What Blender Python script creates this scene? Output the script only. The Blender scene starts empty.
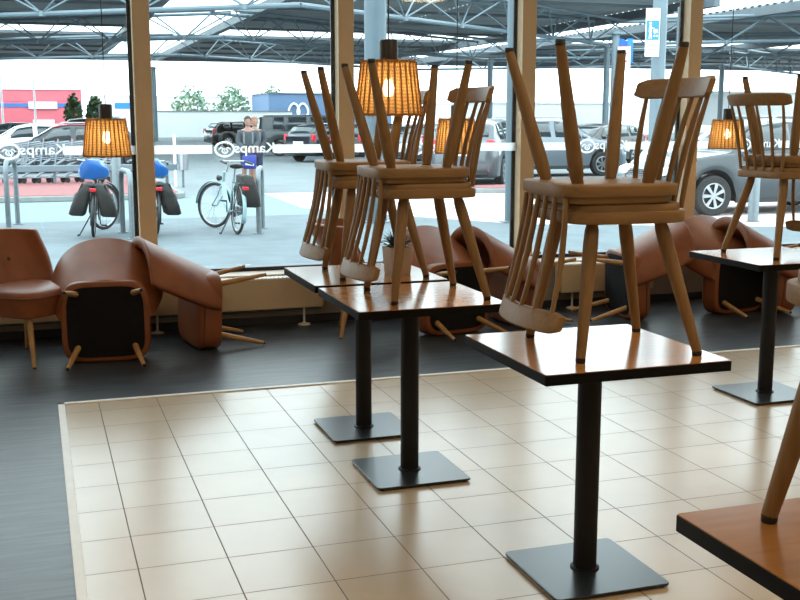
import bpy, math, random
from mathutils import Vector, Matrix, Euler

SC = bpy.context.scene
COL = SC.collection
PI = math.pi
rnd = random.Random(7)


# ------------------------------------------------------------------ materials
def nt(name):
    m = bpy.data.materials.new(name)
    m.use_nodes = True
    n = m.node_tree.nodes
    return m, n, m.node_tree.links, n['Principled BSDF'], n['Material Output']


def mat(name, col, rough=0.5, metal=0.0, var=0.0, vscale=8.0, stretch=None, bump=0.0, bscale=40.0,
        coat=0.0, spec=0.5, emis=None, estr=0.0, trans=0.0):
    m, n, l, p, out = nt(name)
    c = (col[0], col[1], col[2], 1)
    p.inputs['Base Color'].default_value = c
    p.inputs['Roughness'].default_value = rough
    p.inputs['Metallic'].default_value = metal
    p.inputs['Specular IOR Level'].default_value = spec
    if coat:
        p.inputs['Coat Weight'].default_value = coat
        p.inputs['Coat Roughness'].default_value = 0.12
    if emis:
        p.inputs['Emission Color'].default_value = (emis[0], emis[1], emis[2], 1)
        p.inputs['Emission Strength'].default_value = estr
    if var or bump:
        tc = n.new('ShaderNodeTexCoord')
        mp = n.new('ShaderNodeMapping')
        l.new(tc.outputs['Object'], mp.inputs['Vector'])
        if stretch:
            mp.inputs['Scale'].default_value = stretch
        if var:
            nz = n.new('ShaderNodeTexNoise')
            nz.inputs['Scale'].default_value = vscale
            nz.inputs['Detail'].default_value = 5
            l.new(mp.outputs['Vector'], nz.inputs['Vector'])
            rp = n.new('ShaderNodeValToRGB')
            rp.color_ramp.elements[0].position = 0.3
            rp.color_ramp.elements[1].position = 0.7
            rp.color_ramp.elements[0].color = tuple(max(0, x * (1 - var)) for x in col) + (1,)
            rp.color_ramp.elements[1].color = tuple(min(1, x * (1 + var)) for x in col) + (1,)
            l.new(nz.outputs['Fac'], rp.inputs['Fac'])
            l.new(rp.outputs['Color'], p.inputs['Base Color'])
        if bump:
            nb = n.new('ShaderNodeTexNoise')
            nb.inputs['Scale'].default_value = bscale
            nb.inputs['Detail'].default_value = 3
            l.new(mp.outputs['Vector'], nb.inputs['Vector'])
            bp = n.new('ShaderNodeBump')
            bp.inputs['Strength'].default_value = bump
            bp.inputs['Distance'].default_value = 0.01
            l.new(nb.outputs['Fac'], bp.inputs['Height'])
            l.new(bp.outputs['Normal'], p.inputs['Normal'])
    return m


def glass_mat(name, tint, refl=0.5):
    m, n, l, p, out = nt(name)
    n.remove(p)
    tr = n.new('ShaderNodeBsdfTransparent')
    tr.inputs['Color'].default_value = (*tint, 1)
    gl = n.new('ShaderNodeBsdfGlossy')
    gl.inputs['Roughness'].default_value = 0.02
    fr = n.new('ShaderNodeFresnel')
    fr.inputs['IOR'].default_value = 1.45
    mu = n.new('ShaderNodeMath')
    mu.operation = 'MULTIPLY'
    mu.inputs[1].default_value = refl
    mx = n.new('ShaderNodeMixShader')
    l.new(fr.outputs['Fac'], mu.inputs[0])
    l.new(mu.outputs['Value'], mx.inputs['Fac'])
    l.new(tr.outputs['BSDF'], mx.inputs[1])
    l.new(gl.outputs['BSDF'], mx.inputs[2])
    l.new(mx.outputs['Shader'], out.inputs['Surface'])
    return m


def thin_mat(name, col, tl=0.5, tp=0.0):
    """diffuse + translucent (+ a little see-through) sheet: film stickers, wicker, skylight sheets."""
    m, n, l, p, out = nt(name)
    n.remove(p)
    d = n.new('ShaderNodeBsdfDiffuse')
    d.inputs['Color'].default_value = (*col, 1)
    t = n.new('ShaderNodeBsdfTranslucent')
    t.inputs['Color'].default_value = (*col, 1)
    mx = n.new('ShaderNodeMixShader')
    mx.inputs['Fac'].default_value = tl
    l.new(d.outputs['BSDF'], mx.inputs[1])
    l.new(t.outputs['BSDF'], mx.inputs[2])
    last = mx
    if tp:
        tr = n.new('ShaderNodeBsdfTransparent')
        m2 = n.new('ShaderNodeMixShader')
        m2.inputs['Fac'].default_value = tp
        l.new(mx.outputs['Shader'], m2.inputs[1])
        l.new(tr.outputs['BSDF'], m2.inputs[2])
        last = m2
    l.new(last.outputs['Shader'], out.inputs['Surface'])
    return m


def tile_mat():
    m, n, l, p, out = nt('cream_tile')
    tc = n.new('ShaderNodeTexCoord')
    br = n.new('ShaderNodeTexBrick')
    br.offset = 0.0
    br.inputs['Scale'].default_value = 1.0
    br.inputs['Brick Width'].default_value = 0.3
    br.inputs['Row Height'].default_value = 0.3
    br.inputs['Mortar Size'].default_value = 0.0021
    br.inputs['Mortar Smooth'].default_value = 0.1
    br.inputs['Bias'].default_value = 0.0
    br.inputs['Color1'].default_value = (0.52, 0.41, 0.285, 1)
    br.inputs['Color2'].default_value = (0.555, 0.445, 0.315, 1)
    br.inputs['Mortar'].default_value = (0.10, 0.07, 0.05, 1)
    l.new(tc.outputs['Object'], br.inputs['Vector'])
    nz = n.new('ShaderNodeTexNoise')
    nz.inputs['Scale'].default_value = 5
    nz.inputs['Detail'].default_value = 4
    l.new(tc.outputs['Object'], nz.inputs['Vector'])
    mx = n.new('ShaderNodeMix')
    mx.data_type = 'RGBA'
    mx.blend_type = 'MULTIPLY'
    rp = n.new('ShaderNodeValToRGB')
    rp.color_ramp.elements[0].color = (0.9, 0.9, 0.9, 1)
    rp.color_ramp.elements[1].color = (1, 1, 1, 1)
    l.new(nz.outputs['Fac'], rp.inputs['Fac'])
    mx.inputs[0].default_value = 1
    l.new(br.outputs['Color'], mx.inputs[6])
    l.new(rp.outputs['Color'], mx.inputs[7])
    l.new(mx.outputs[2], p.inputs['Base Color'])
    p.inputs['Roughness'].default_value = 0.25
    p.inputs['Specular IOR Level'].default_value = 0.7
    bp = n.new('ShaderNodeBump')
    rr = n.new('ShaderNodeMapRange')
    rr.inputs['To Min'].default_value = 0.25
    rr.inputs['To Max'].default_value = 0.85
    l.new(br.outputs['Fac'], rr.inputs['Value'])
    l.new(rr.outputs['Result'], p.inputs['Roughness'])
    bp.inputs['Strength'].default_value = 0.3
    bp.inputs['Distance'].default_value = 0.003
    bp.invert = True
    l.new(br.outputs['Fac'], bp.inputs['Height'])
    l.new(bp.outputs['Normal'], p.inputs['Normal'])
    return m


def plank_mat():
    m, n, l, p, out = nt('dark_plank')
    tc = n.new('ShaderNodeTexCoord')
    br = n.new('ShaderNodeTexBrick')
    br.offset = 0.5
    br.inputs['Scale'].default_value = 1.0
    br.inputs['Brick Width'].default_value = 1.25
    br.inputs['Row Height'].default_value = 0.15
    br.inputs['Mortar Size'].default_value = 0.0012
    br.inputs['Color1'].default_value = (0.9, 0.9, 0.9, 1)
    br.inputs['Color2'].default_value = (1.15, 1.15, 1.15, 1)
    br.inputs['Mortar'].default_value = (0.4, 0.4, 0.4, 1)
    l.new(tc.outputs['Object'], br.inputs['Vector'])
    mp = n.new('ShaderNodeMapping')
    mp.inputs['Scale'].default_value = (2.2, 26, 1)
    l.new(tc.outputs['Object'], mp.inputs['Vector'])
    nz = n.new('ShaderNodeTexNoise')
    nz.inputs['Scale'].default_value = 1.5
    nz.inputs['Detail'].default_value = 6
    nz.inputs['Distortion'].default_value = 0.6
    l.new(mp.outputs['Vector'], nz.inputs['Vector'])
    rp = n.new('ShaderNodeValToRGB')
    rp.color_ramp.elements[0].position = 0.32
    rp.color_ramp.elements[1].position = 0.72
    rp.color_ramp.elements[0].color = (0.022, 0.026, 0.031, 1)
    rp.color_ramp.elements[1].color = (0.072, 0.084, 0.098, 1)
    l.new(nz.outputs['Fac'], rp.inputs['Fac'])
    mx = n.new('ShaderNodeMix')
    mx.data_type = 'RGBA'
    mx.blend_type = 'MULTIPLY'
    mx.inputs[0].default_value = 1
    l.new(rp.outputs['Color'], mx.inputs[6])
    l.new(br.outputs['Color'], mx.inputs[7])
    l.new(mx.outputs[2], p.inputs['Base Color'])
    p.inputs['Roughness'].default_value = 0.36
    p.inputs['Specular IOR Level'].default_value = 0.3
    bp = n.new('ShaderNodeBump')
    bp.inputs['Strength'].default_value = 0.15
    bp.inputs['Distance'].default_value = 0.004
    l.new(nz.outputs['Fac'], bp.inputs['Height'])
    l.new(bp.outputs['Normal'], p.inputs['Normal'])
    return m


def wicker_mat():
    """cane wound in upright ribs: dark gaps between the ribs, a little light passes the weave."""
    m, n, l, p, out = nt('wicker_cane')
    n.remove(p)
    tc = n.new('ShaderNodeTexCoord')
    nz = n.new('ShaderNodeTexNoise')
    nz.inputs['Scale'].default_value = 45
    l.new(tc.outputs['Object'], nz.inputs['Vector'])
    wv = n.new('ShaderNodeTexWave')
    wv.bands_direction = 'Z'
    wv.inputs['Scale'].default_value = 22
    wv.inputs['Distortion'].default_value = 5
    wv.inputs['Detail'].default_value = 2
    l.new(tc.outputs['Object'], wv.inputs['Vector'])
    mm = n.new('ShaderNodeMath')
    mm.operation = 'MULTIPLY'
    l.new(nz.outputs['Fac'], mm.inputs[0])
    l.new(wv.outputs['Fac'], mm.inputs[1])
    rp = n.new('ShaderNodeValToRGB')
    rp.color_ramp.elements[0].position = 0.1
    rp.color_ramp.elements[1].position = 0.42
    rp.color_ramp.elements[0].color = (0.46, 0.26, 0.085, 1)
    rp.color_ramp.elements[1].color = (0.72, 0.44, 0.17, 1)
    l.new(mm.outputs['Value'], rp.inputs['Fac'])
    d = n.new('ShaderNodeBsdfDiffuse')
    t = n.new('ShaderNodeBsdfTranslucent')
    l.new(rp.outputs['Color'], d.inputs['Color'])
    l.new(rp.outputs['Color'], t.inputs['Color'])
    mx = n.new('ShaderNodeMixShader')
    mx.inputs['Fac'].default_value = 0.55
    l.new(d.outputs['BSDF'], mx.inputs[1])
    l.new(t.outputs['BSDF'], mx.inputs[2])
    tr = n.new('ShaderNodeBsdfTransparent')
    m2 = n.new('ShaderNodeMixShader')
    m2.inputs['Fac'].default_value = 0.07
    l.new(mx.outputs['Shader'], m2.inputs[1])
    l.new(tr.outputs['BSDF'], m2.inputs[2])
    l.new(m2.outputs['Shader'], out.inputs['Surface'])
    return m


M = {}
M['tile'] = tile_mat()
M['plank'] = plank_mat()
M['white_trim'] = mat('white_trim', (0.80, 0.80, 0.78), 0.45, var=0.05)
M['wall'] = mat('warm_wall', (0.62, 0.55, 0.46), 0.8, var=0.04, bump=0.1)
M['parapet'] = mat('parapet_plaster', (0.33, 0.29, 0.24), 0.8, var=0.06, bump=0.1)
M['sill'] = mat('beige_sill', (0.62, 0.52, 0.42), 0.5, var=0.04)
M['ceiling'] = mat('ceiling_white', (0.75, 0.72, 0.68), 0.9, var=0.02)
M['mullion'] = mat('tan_mullion', (0.68, 0.52, 0.33), 0.55, var=0.05, vscale=3)
M['gasket'] = mat('black_gasket', (0.02, 0.025, 0.035), 0.5, var=0.1)
M['alu'] = mat('blue_grey_alu', (0.30, 0.38, 0.45), 0.4, metal=0.2, var=0.05)
M['glass'] = glass_mat('window_glass', (0.96, 0.985, 0.98), 0.55)
M['film'] = thin_mat('white_film', (0.97, 0.97, 0.97), 0.9)
M['radiator'] = mat('beige_enamel', (0.60, 0.47, 0.30), 0.45, var=0.03)
M['radiator_top'] = mat('pale_enamel', (0.80, 0.75, 0.66), 0.4, var=0.03)
M['beech'] = mat('brown_beech', (0.228, 0.130, 0.050), 0.5, var=0.13, vscale=3, stretch=(22, 22, 2), spec=0.35)
M['beech_seat'] = mat('brown_beech_seat', (0.238, 0.136, 0.053), 0.5, var=0.13, vscale=3, stretch=(2, 22, 22), spec=0.35)
M['rubber'] = mat('black_rubber', (0.012, 0.012, 0.012), 0.6, var=0.1)
M['tabletop'] = mat('walnut_laminate', (0.44, 0.20, 0.062), 0.15, var=0.09, vscale=2.2, stretch=(3, 22, 3), spec=0.75)
M['black_edge'] = mat('black_edge', (0.004, 0.004, 0.004), 0.55, var=0.1, spec=0.12)
M['steel_black'] = mat('black_steel', (0.010, 0.010, 0.011), 0.5, var=0.15, vscale=12, spec=0.22)
M['steel_base'] = mat('black_base_steel', (0.016, 0.021, 0.027), 0.28, var=0.15, vscale=6, spec=0.5)
M['leather'] = mat('brown_leather', (0.245, 0.078, 0.028), 0.42, var=0.14, vscale=7, bump=0.06, bscale=120, spec=0.35)
M['leather_dark'] = mat('piping_leather', (0.13, 0.042, 0.018), 0.45, var=0.1)
M['cloth_black'] = mat('black_dust_cloth', (0.009, 0.009, 0.010), 0.9, var=0.2, vscale=50, spec=0.2)
M['leg_oak'] = mat('light_oak_leg', (0.46, 0.25, 0.09), 0.42, var=0.14, vscale=3, stretch=(20, 20, 3))
M['wicker'] = wicker_mat()
M['wicker_rim'] = thin_mat('wicker_rim', (0.55, 0.31, 0.11), 0.45)
M['bulb'] = mat('glowing_bulb', (1, 0.9, 0.7), 0.4, emis=(1.0, 0.76, 0.45), estr=56)
M['socket'] = mat('black_socket', (0.014, 0.014, 0.015), 0.45, var=0.1)
M['pot'] = mat('beige_pot', (0.52, 0.42, 0.32), 0.6, var=0.05)
M['plant'] = mat('dark_leaf', (0.035, 0.06, 0.025), 0.55, var=0.4, vscale=60)
M['soil'] = mat('soil', (0.03, 0.022, 0.016), 0.9, var=0.3, vscale=60)
# outside
M['asphalt'] = mat('grey_asphalt', (0.15, 0.175, 0.185), 0.85, var=0.10, vscale=1.2, bump=0.15, bscale=60)
M['walk'] = mat('grey_walk', (0.105, 0.135, 0.15), 0.8, var=0.14, vscale=2.5, bump=0.15, bscale=60)
M['road'] = mat('pale_road', (0.155, 0.205, 0.22), 0.85, var=0.05, vscale=2)
M['sunlit_pave'] = mat('sunlit_pink_paving', (0.62, 0.53, 0.53), 0.85, var=0.03, vscale=3)  # pink paving tone, with sunlit brightness put into the colour
M['redpave'] = mat('red_paving', (0.24, 0.085, 0.085), 0.85, var=0.12, vscale=12)
M['kerb'] = mat('kerb_stone', (0.20, 0.215, 0.21), 0.8, var=0.1, vscale=6)
M['whiteline'] = mat('road_paint', (0.9, 0.92, 0.92), 0.7, var=0.05)
M['steel_paint'] = mat('blue_grey_steel', (0.13, 0.18, 0.21), 0.45, metal=0.1, var=0.06, vscale=2)
M['post'] = mat('post_steel', (0.085, 0.125, 0.15), 0.45, metal=0.1, var=0.06, vscale=2)
M['steel_dark'] = mat('dark_grey_steel', (0.10, 0.125, 0.145), 0.5, metal=0.1, var=0.08, vscale=2)
M['deck'] = mat('grey_deck', (0.30, 0.33, 0.34), 0.55, metal=0.15, var=0.16, vscale=0.6, stretch=(0.3, 2, 1))
M['skylight'] = thin_mat('skylight_sheet', (0.92, 0.96, 0.97), 0.85, 0.25)
M['galv'] = mat('galvanised', (0.16, 0.19, 0.205), 0.42, metal=0.45, var=0.12, vscale=15)
M['chrome'] = mat('silver_metal', (0.36, 0.38, 0.40), 0.28, metal=0.85, var=0.06)
M['wire'] = mat('trolley_wire', (0.24, 0.28, 0.31), 0.4, metal=0.4, var=0.05)
M['tyre'] = mat('tyre', (0.014, 0.015, 0.016), 0.75, var=0.2)
M['arch'] = mat('dark_plastic', (0.02, 0.022, 0.025), 0.7, var=0.15)
M['carglass'] = mat('dark_car_glass', (0.022, 0.035, 0.04), 0.06, spec=0.9, var=0.1, vscale=2)
M['tail'] = mat('red_lens', (0.55, 0.02, 0.03), 0.2, var=0.1)
M['head'] = mat('clear_lens', (0.75, 0.8, 0.82), 0.12, var=0.05)
M['plate'] = mat('number_plate', (0.85, 0.86, 0.84), 0.45, var=0.03)
M['blue_sheet'] = mat('blue_plastic', (0.004, 0.085, 0.30), 0.32, var=0.12, vscale=9, bump=0.5, bscale=14)
M['pannier'] = mat('dark_pannier', (0.012, 0.0115, 0.011), 0.65, var=0.25, vscale=8, bump=0.3, bscale=14)
M['bike_black'] = mat('black_frame', (0.02, 0.022, 0.026), 0.35, var=0.1)
M['bike_white'] = mat('pale_blue_frame', (0.24, 0.36, 0.38), 0.3, var=0.04)
M['saddle'] = mat('black_saddle', (0.018, 0.018, 0.02), 0.5, var=0.15)
M['skin'] = mat('skin', (0.26, 0.14, 0.10), 0.5, var=0.06)
M['hair'] = mat('brown_hair', (0.028, 0.018, 0.011), 0.7, var=0.3, vscale=60)
M['grey_knit'] = mat('grey_sweater', (0.045, 0.055, 0.065), 0.85, var=0.15, vscale=20, bump=0.2)
M['dark_knit'] = mat('dark_jacket', (0.03, 0.035, 0.045), 0.85, var=0.15, vscale=20)
M['navy_short'] = mat('navy_shorts', (0.02, 0.025, 0.06), 0.8, var=0.15)
M['strap'] = mat('grey_strap', (0.14, 0.16, 0.17), 0.7, var=0.1)
M['blue_bag'] = mat('blue_bag', (0.004, 0.022, 0.20), 0.4, var=0.15, vscale=9, bump=0.3, bscale=20)
M['bag_white'] = mat('bag_print', (0.45, 0.47, 0.5), 0.5, var=0.04)
M['shoe'] = mat('dark_shoe', (0.05, 0.05, 0.055), 0.6, var=0.2)
M['bld_red'] = mat('red_cladding', (0.72, 0.15, 0.19), 0.6, var=0.05, vscale=0.3)
M['bld_white'] = mat('white_render', (0.86, 0.88, 0.88), 0.8, var=0.03, vscale=0.3)
M['bld_blue'] = mat('blue_cladding', (0.11, 0.19, 0.32), 0.6, var=0.08, vscale=0.3)
M['bld_blue2'] = mat('blue_band', (0.05, 0.18, 0.50), 0.5, var=0.08, vscale=0.3)
M['bld_glass'] = mat('pale_blue_glazing', (0.22, 0.34, 0.42), 0.2, var=0.2, vscale=0.6)
M['sign_white'] = mat('sign_white', (0.85, 0.87, 0.88), 0.4, var=0.02)
M['sign_blue'] = mat('sign_blue', (0.015, 0.20, 0.68), 0.4, var=0.03)
M['sign_red'] = mat('sign_red', (0.62, 0.04, 0.06), 0.4, var=0.03)
M['sign_grey'] = mat('sign_grey_text', (0.20, 0.22, 0.25), 0.5, var=0.05)
M['tree'] = mat('tree_leaf', (0.045, 0.09, 0.035), 0.8, var=0.4, vscale=3)
M['tree2'] = mat('pale_tree_leaf', (0.16, 0.25, 0.17), 0.8, var=0.35, vscale=3)
M['bark'] = mat('bark', (0.10, 0.075, 0.05), 0.9, var=0.2)


# ------------------------------------------------------------------ mesh builder
class MB:
    def __init__(s):
        s.v, s.f = [], []

    def add(s, vs, fs):
        o = len(s.v)
        s.v += [tuple(v) for v in vs]
        s.f += [tuple(i + o for i in f) for f in fs]
        return s

    def box(s, c, d, rot=None):
        x, y, z = d[0] / 2, d[1] / 2, d[2] / 2
        vs = [Vector(q) for q in ((-x, -y, -z), (x, -y, -z), (x, y, -z), (-x, y, -z), (-x, -y, z), (x, -y, z), (x, y, z), (-x, y, z))]
        if rot is not None:
            R = rot if isinstance(rot, Matrix) else Euler(rot).to_matrix()
            vs = [R @ v for v in vs]
        vs = [v + Vector(c) for v in vs]
        return s.add(vs, [(0, 3, 2, 1), (4, 5, 6, 7), (0, 1, 5, 4), (1, 2, 6, 5), (2, 3, 7, 6), (3, 0, 4, 7)])

    def tube(s, pts, rad, n=8, cap=True, closed=False):
        pts = [Vector(p) for p in pts]
        k = len(pts)
        if not isinstance(rad, (list, tuple)):
            rad = [rad] * k
        rings = []
        prev = None
        for i, p in enumerate(pts):
            if closed:
                t = pts[(i + 1) % k] - pts[i - 1]
            else:
                t = pts[min(i + 1, k - 1)] - pts[max(i - 1, 0)]
            t = t.normalized()
            if prev is None:
                a = Vector((0, 0, 1)) if abs(t.z) < 0.9 else Vector((1, 0, 0))
                u = t.cross(a).normalized()
            else:
                u = (prev - t * prev.dot(t))
                u = u.normalized() if u.length > 1e-6 else t.orthogonal().normalized()
            prev = u
            w = t.cross(u)
            rings.append([p + (u * math.cos(2 * PI * j / n) + w * math.sin(2 * PI * j / n)) * rad[i] for j in range(n)])
        return s.loft(rings, cap=cap and not closed, loop=closed)

    def loft(s, rings, cap=True, loop=False):
        n = len(rings[0])
        vs = [v for r in rings for v in r]
        fs = []
        k = len(rings)
        for i in range(k if loop else k - 1):
            a, b = i * n, ((i + 1) % k) * n
            for j in range(n):
                j2 = (j + 1) % n
                fs.append((a + j, a + j2, b + j2, b + j))
        if cap:
            fs.append(tuple(reversed(range(n))))
            fs.append(tuple(range((k - 1) * n, k * n)))
        return s.add(vs, fs)

    def lathe(s, prof, n=24, c=(0, 0, 0), axis='z', cap=True):
        rings = []
        for r, z in prof:
            ring = []
            for j in range(n):
                a = 2 * PI * j / n
                x, y = r * math.cos(a), r * math.sin(a)
                q = (x, y, z) if axis == 'z' else ((x, -z, y) if axis == 'y' else (z, x, y))
                ring.append((q[0] + c[0], q[1] + c[1], q[2] + c[2]))
            rings.append(ring)
        return s.loft(rings, cap=cap)

    def prism(s, poly, z0, z1):
        n = len(poly)
        vs = [(x, y, z0) for x, y in poly] + [(x, y, z1) for x, y in poly]
        fs = [tuple(reversed(range(n))), tuple(range(n, 2 * n))]
        fs += [(i, (i + 1) % n, n + (i + 1) % n, n + i) for i in range(n)]
        return s.add(vs, fs)

    def ball(s, c, r, n=12, m=8):
        rx, ry, rz = r if isinstance(r, (list, tuple)) else (r, r, r)
        rings = []
        for i in range(m + 1):
            t = PI * (0.02 + 0.96 * i / m)
            rings.append([(c[0] + rx * math.sin(t) * math.cos(2 * PI * j / n), c[1] + ry * math.sin(t) * math.sin(2 * PI * j / n),
                           c[2] - rz * math.cos(t)) for j in range(n)])
        return s.loft(rings)

    def grid(s, rows):
        n = len(rows[0])
        fs = [(i * n + j, i * n + j + 1, (i + 1) * n + j + 1, (i + 1) * n + j) for i in range(len(rows) - 1) for j in range(n - 1)]
        return s.add([v for r in rows for v in r], fs)

    def xf(s, mtx):
        s.v = [tuple(mtx @ Vector(v)) for v in s.v]
        return s

    def build(s, name, m, parent=None, smooth=35, bevel=0.0, sub=0, seg=2, solid=0.0):
        me = bpy.data.meshes.new(name)
        me.from_pydata(s.v, [], s.f)
        me.materials.append(m)
        me.validate()
        if smooth:
            me.shade_smooth()
            if smooth < 180:
                me.set_sharp_from_angle(angle=math.radians(smooth))
        o = bpy.data.objects.new(name, me)
        COL.objects.link(o)
        if parent is not None:
            o.parent = parent
        if solid:
            d = o.modifiers.new('thickness', 'SOLIDIFY')
            d.thickness = solid
            d.offset = 0
        if bevel:
            b = o.modifiers.new('edge', 'BEVEL')
            b.width = bevel
            b.segments = seg
            b.limit_method = 'ANGLE'
            b.angle_limit = math.radians(40)
        if sub:
            q = o.modifiers.new('round', 'SUBSURF')
            q.levels = sub
            q.render_levels = sub
        return o


def tag(o, label, cat, group=None, kind=None):
    if label:
        o['label'] = label
    if cat:
        o['category'] = cat
    if group:
        o['group'] = group
    if kind:
        o['kind'] = kind
    return o


def empty(name, loc=(0, 0, 0), rot=(0, 0, 0), label=None, cat=None, group=None, kind=None):
    o = bpy.data.objects.new(name, None)
    o.empty_display_size = 0.1
    COL.objects.link(o)
    o.location = loc
    o.rotation_euler = rot
    return tag(o, label, cat, group, kind)


KIDS = {}


def dup(root, loc, rot, label=None, group=None):
    """copy of a thing with copies of its parts and sub-parts (mesh data shared)."""
    def cp(o, parent):
        c = o.copy()
        COL.objects.link(c)
        if parent is not None:
            c.parent = parent
        for ch in list(o.children):
            cp(ch, c)
        return c
    r = cp(root, None)
    r.location = loc
    r.rotation_euler = rot
    if label:
        r['label'] = label
    if group:
        r['group'] = group
    return r


def lerp(a, b, t):
    return a + (b - a) * t


def interp(keys, u):
    for (a, za), (b, zb) in zip(keys, keys[1:]):
        if u <= b:
            t = (u - a) / (b - a) if b > a else 0
            return za + (zb - za) * t
    return keys[-1][1]


def rrect(hx, hy, r, n=5):
    pts = []
    for cx, cy, a0 in ((hx - r, hy - r, 0), (-hx + r, hy - r, 90), (-hx + r, -hy + r, 180), (hx - r, -hy + r, 270)):
        for k in range(n + 1):
            a = math.radians(a0 + 90 * k / n)
            pts.append((cx + r * math.cos(a), cy + r * math.sin(a)))
    return pts


def text_mesh(body, size, mirror=False, bold=0.0):
    cu = bpy.data.curves.new('txt', 'FONT')
    cu.body = body
    cu.size = size
    cu.extrude = 0.0006
    cu.offset = bold
    cu.align_x = 'CENTER'
    cu.align_y = 'CENTER'
    to = bpy.data.objects.new('txt', cu)
    COL.objects.link(to)
    dg = bpy.context.evaluated_depsgraph_get()
    dg.update()
    me = bpy.data.meshes.new_from_object(to.evaluated_get(dg))
    vs = [Vector(v.co) for v in me.vertices]
    fs = [tuple(p.vertices) for p in me.polygons]
    bpy.data.objects.remove(to)
    bpy.data.curves.remove(cu)
    bpy.data.meshes.remove(me)
    if mirror:
        vs = [Vector((-v.x * 1.06, v.y, v.z)) for v in vs]
        fs = [tuple(reversed(f)) for f in fs]
    return vs, fs


def struct(name, b, m, **k):
    o = b.build(name, m, **k)
    o['kind'] = 'structure'
    return o


G = -0.17          # the ground outside lies a step below the shop floor
WY = 1.95          # plane of the shop window
XL, XR, YB, ZC = -3.2, 8.6, -8.2, 3.3

# ------------------------------------------------------------------ room shell
TX0, TX1, TY0, TY1 = -0.171, 8.6, -8.2, -0.125     # tiled field


def slab_with_hole():
    b = MB()
    b.box(((XL + TX0) / 2, (YB + WY) / 2, -0.05), (TX0 - XL, WY - YB, 0.1))
    b.box(((TX0 + XR) / 2, (TY1 + WY) / 2, -0.05), (XR - TX0, WY - TY1, 0.1))
    return b


struct('floor', slab_with_hole(), M['plank'], smooth=0)
struct('floor_tiles', MB().box(((TX0 + TX1) / 2, (TY0 + TY1) / 2, -0.05), (TX1 - TX0, TY1 - TY0, 0.1)), M['tile'], smooth=0)
# white edging strip around the tiled field
edge = MB()
edge.box(((-0.205 + XR) / 2, -0.108, 0.002), (XR + 0.205, 0.034, 0.008))
edge.box((-0.188, (YB - 0.09) / 2, 0.002), (0.034, -YB - 0.09, 0.008))
struct('trim_1', edge, M['white_trim'], bevel=0.0015)
struct('ceiling', MB().box(((XL + XR) / 2, (YB + WY) / 2 + 0.1, ZC + 0.1), (XR - XL + 0.4, WY - YB + 0.4, 0.2)), M['ceiling'], smooth=0)
struct('wall_left', MB().box((XL - 0.1, (YB + WY) / 2, ZC / 2), (0.2, WY - YB, ZC)), M['wall'], smooth=0)
struct('wall_right', MB().box((XR + 0.1, (YB + WY) / 2, ZC / 2), (0.2, WY - YB, ZC)), M['wall'], smooth=0)
struct('wall_back', MB().box(((XL + XR) / 2, YB - 0.1, ZC / 2), (XR - XL + 0.4, 0.2, ZC)), M['wall'], smooth=0)
struct('wall_front', MB().box(((XL + XR) / 2, 1.89, 0.165), (XR - XL + 0.4, 0.26, 0.36)), M['parapet'], smooth=0)
struct('baseboard_front', MB().box(((XL + XR) / 2, 1.752, 0.03), (XR - XL, 0.016, 0.06)), M['gasket'], bevel=0.003)
struct('trim_2', MB().box(((XL + XR) / 2, 1.875, 0.3575), (XR - XL + 0.1, 0.27, 0.025)), M['sill'], bevel=0.004)

MUL = [-2.45, -0.98, 0.487, 1.945, 3.41, 4.893, 6.36, 7.83]
for k, x in enumerate(MUL):
    b = MB().box((x, 1.94, (0.37 + ZC) / 2), (0.118, 0.11, ZC - 0.37))
    o = struct('trim_%d' % (k + 3), b, M['mullion'], bevel=0.004)
    g = MB().box((x - 0.045, 2.0, (0.37 + ZC) / 2), (0.085, 0.02, ZC - 0.37))
    g.build('gasket', M['gasket'], o, bevel=0.002)


def logo_mesh(cx, cz, r):
    """the round pretzel badge of the window lettering, mirrored, in the plane of the glass."""
    b = MB()

    def flat_ring(cx, cz, rx, rz, w, n=32):
        a, c = [], []
        for j in range(n + 1):
            t = 2 * PI * j / n
            a.append((cx + rx * math.cos(t), 0, cz + rz * math.sin(t)))
            c.append((cx + (rx - w) * math.cos(t), 0, cz + (rz - w) * math.sin(t)))
        b.grid([a, c])
    flat_ring(cx, cz, r * 1.3, r, r * 0.26)
    flat_ring(cx + r * 0.02, cz - r * 0.22, r * 0.42, r * 0.36, r * 0.17)
    # knot arms of the pretzel
    for s in (-1, 1):
        pts = [(cx + s * r * 0.75, 0, cz - r * 0.05), (cx + s * r * 0.45, 0, cz + r * 0.22), (cx + s * r * 0.1, 0, cz + r * 0.05),
               (cx - s * r * 0.2, 0, cz - r * 0.5)]
        a = [(p[0], 0, p[2] + r * 0.08) for p in pts]
        c = [(p[0], 0, p[2] - r * 0.08) for p in pts]
        b.grid([a, c])
    return b


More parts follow.
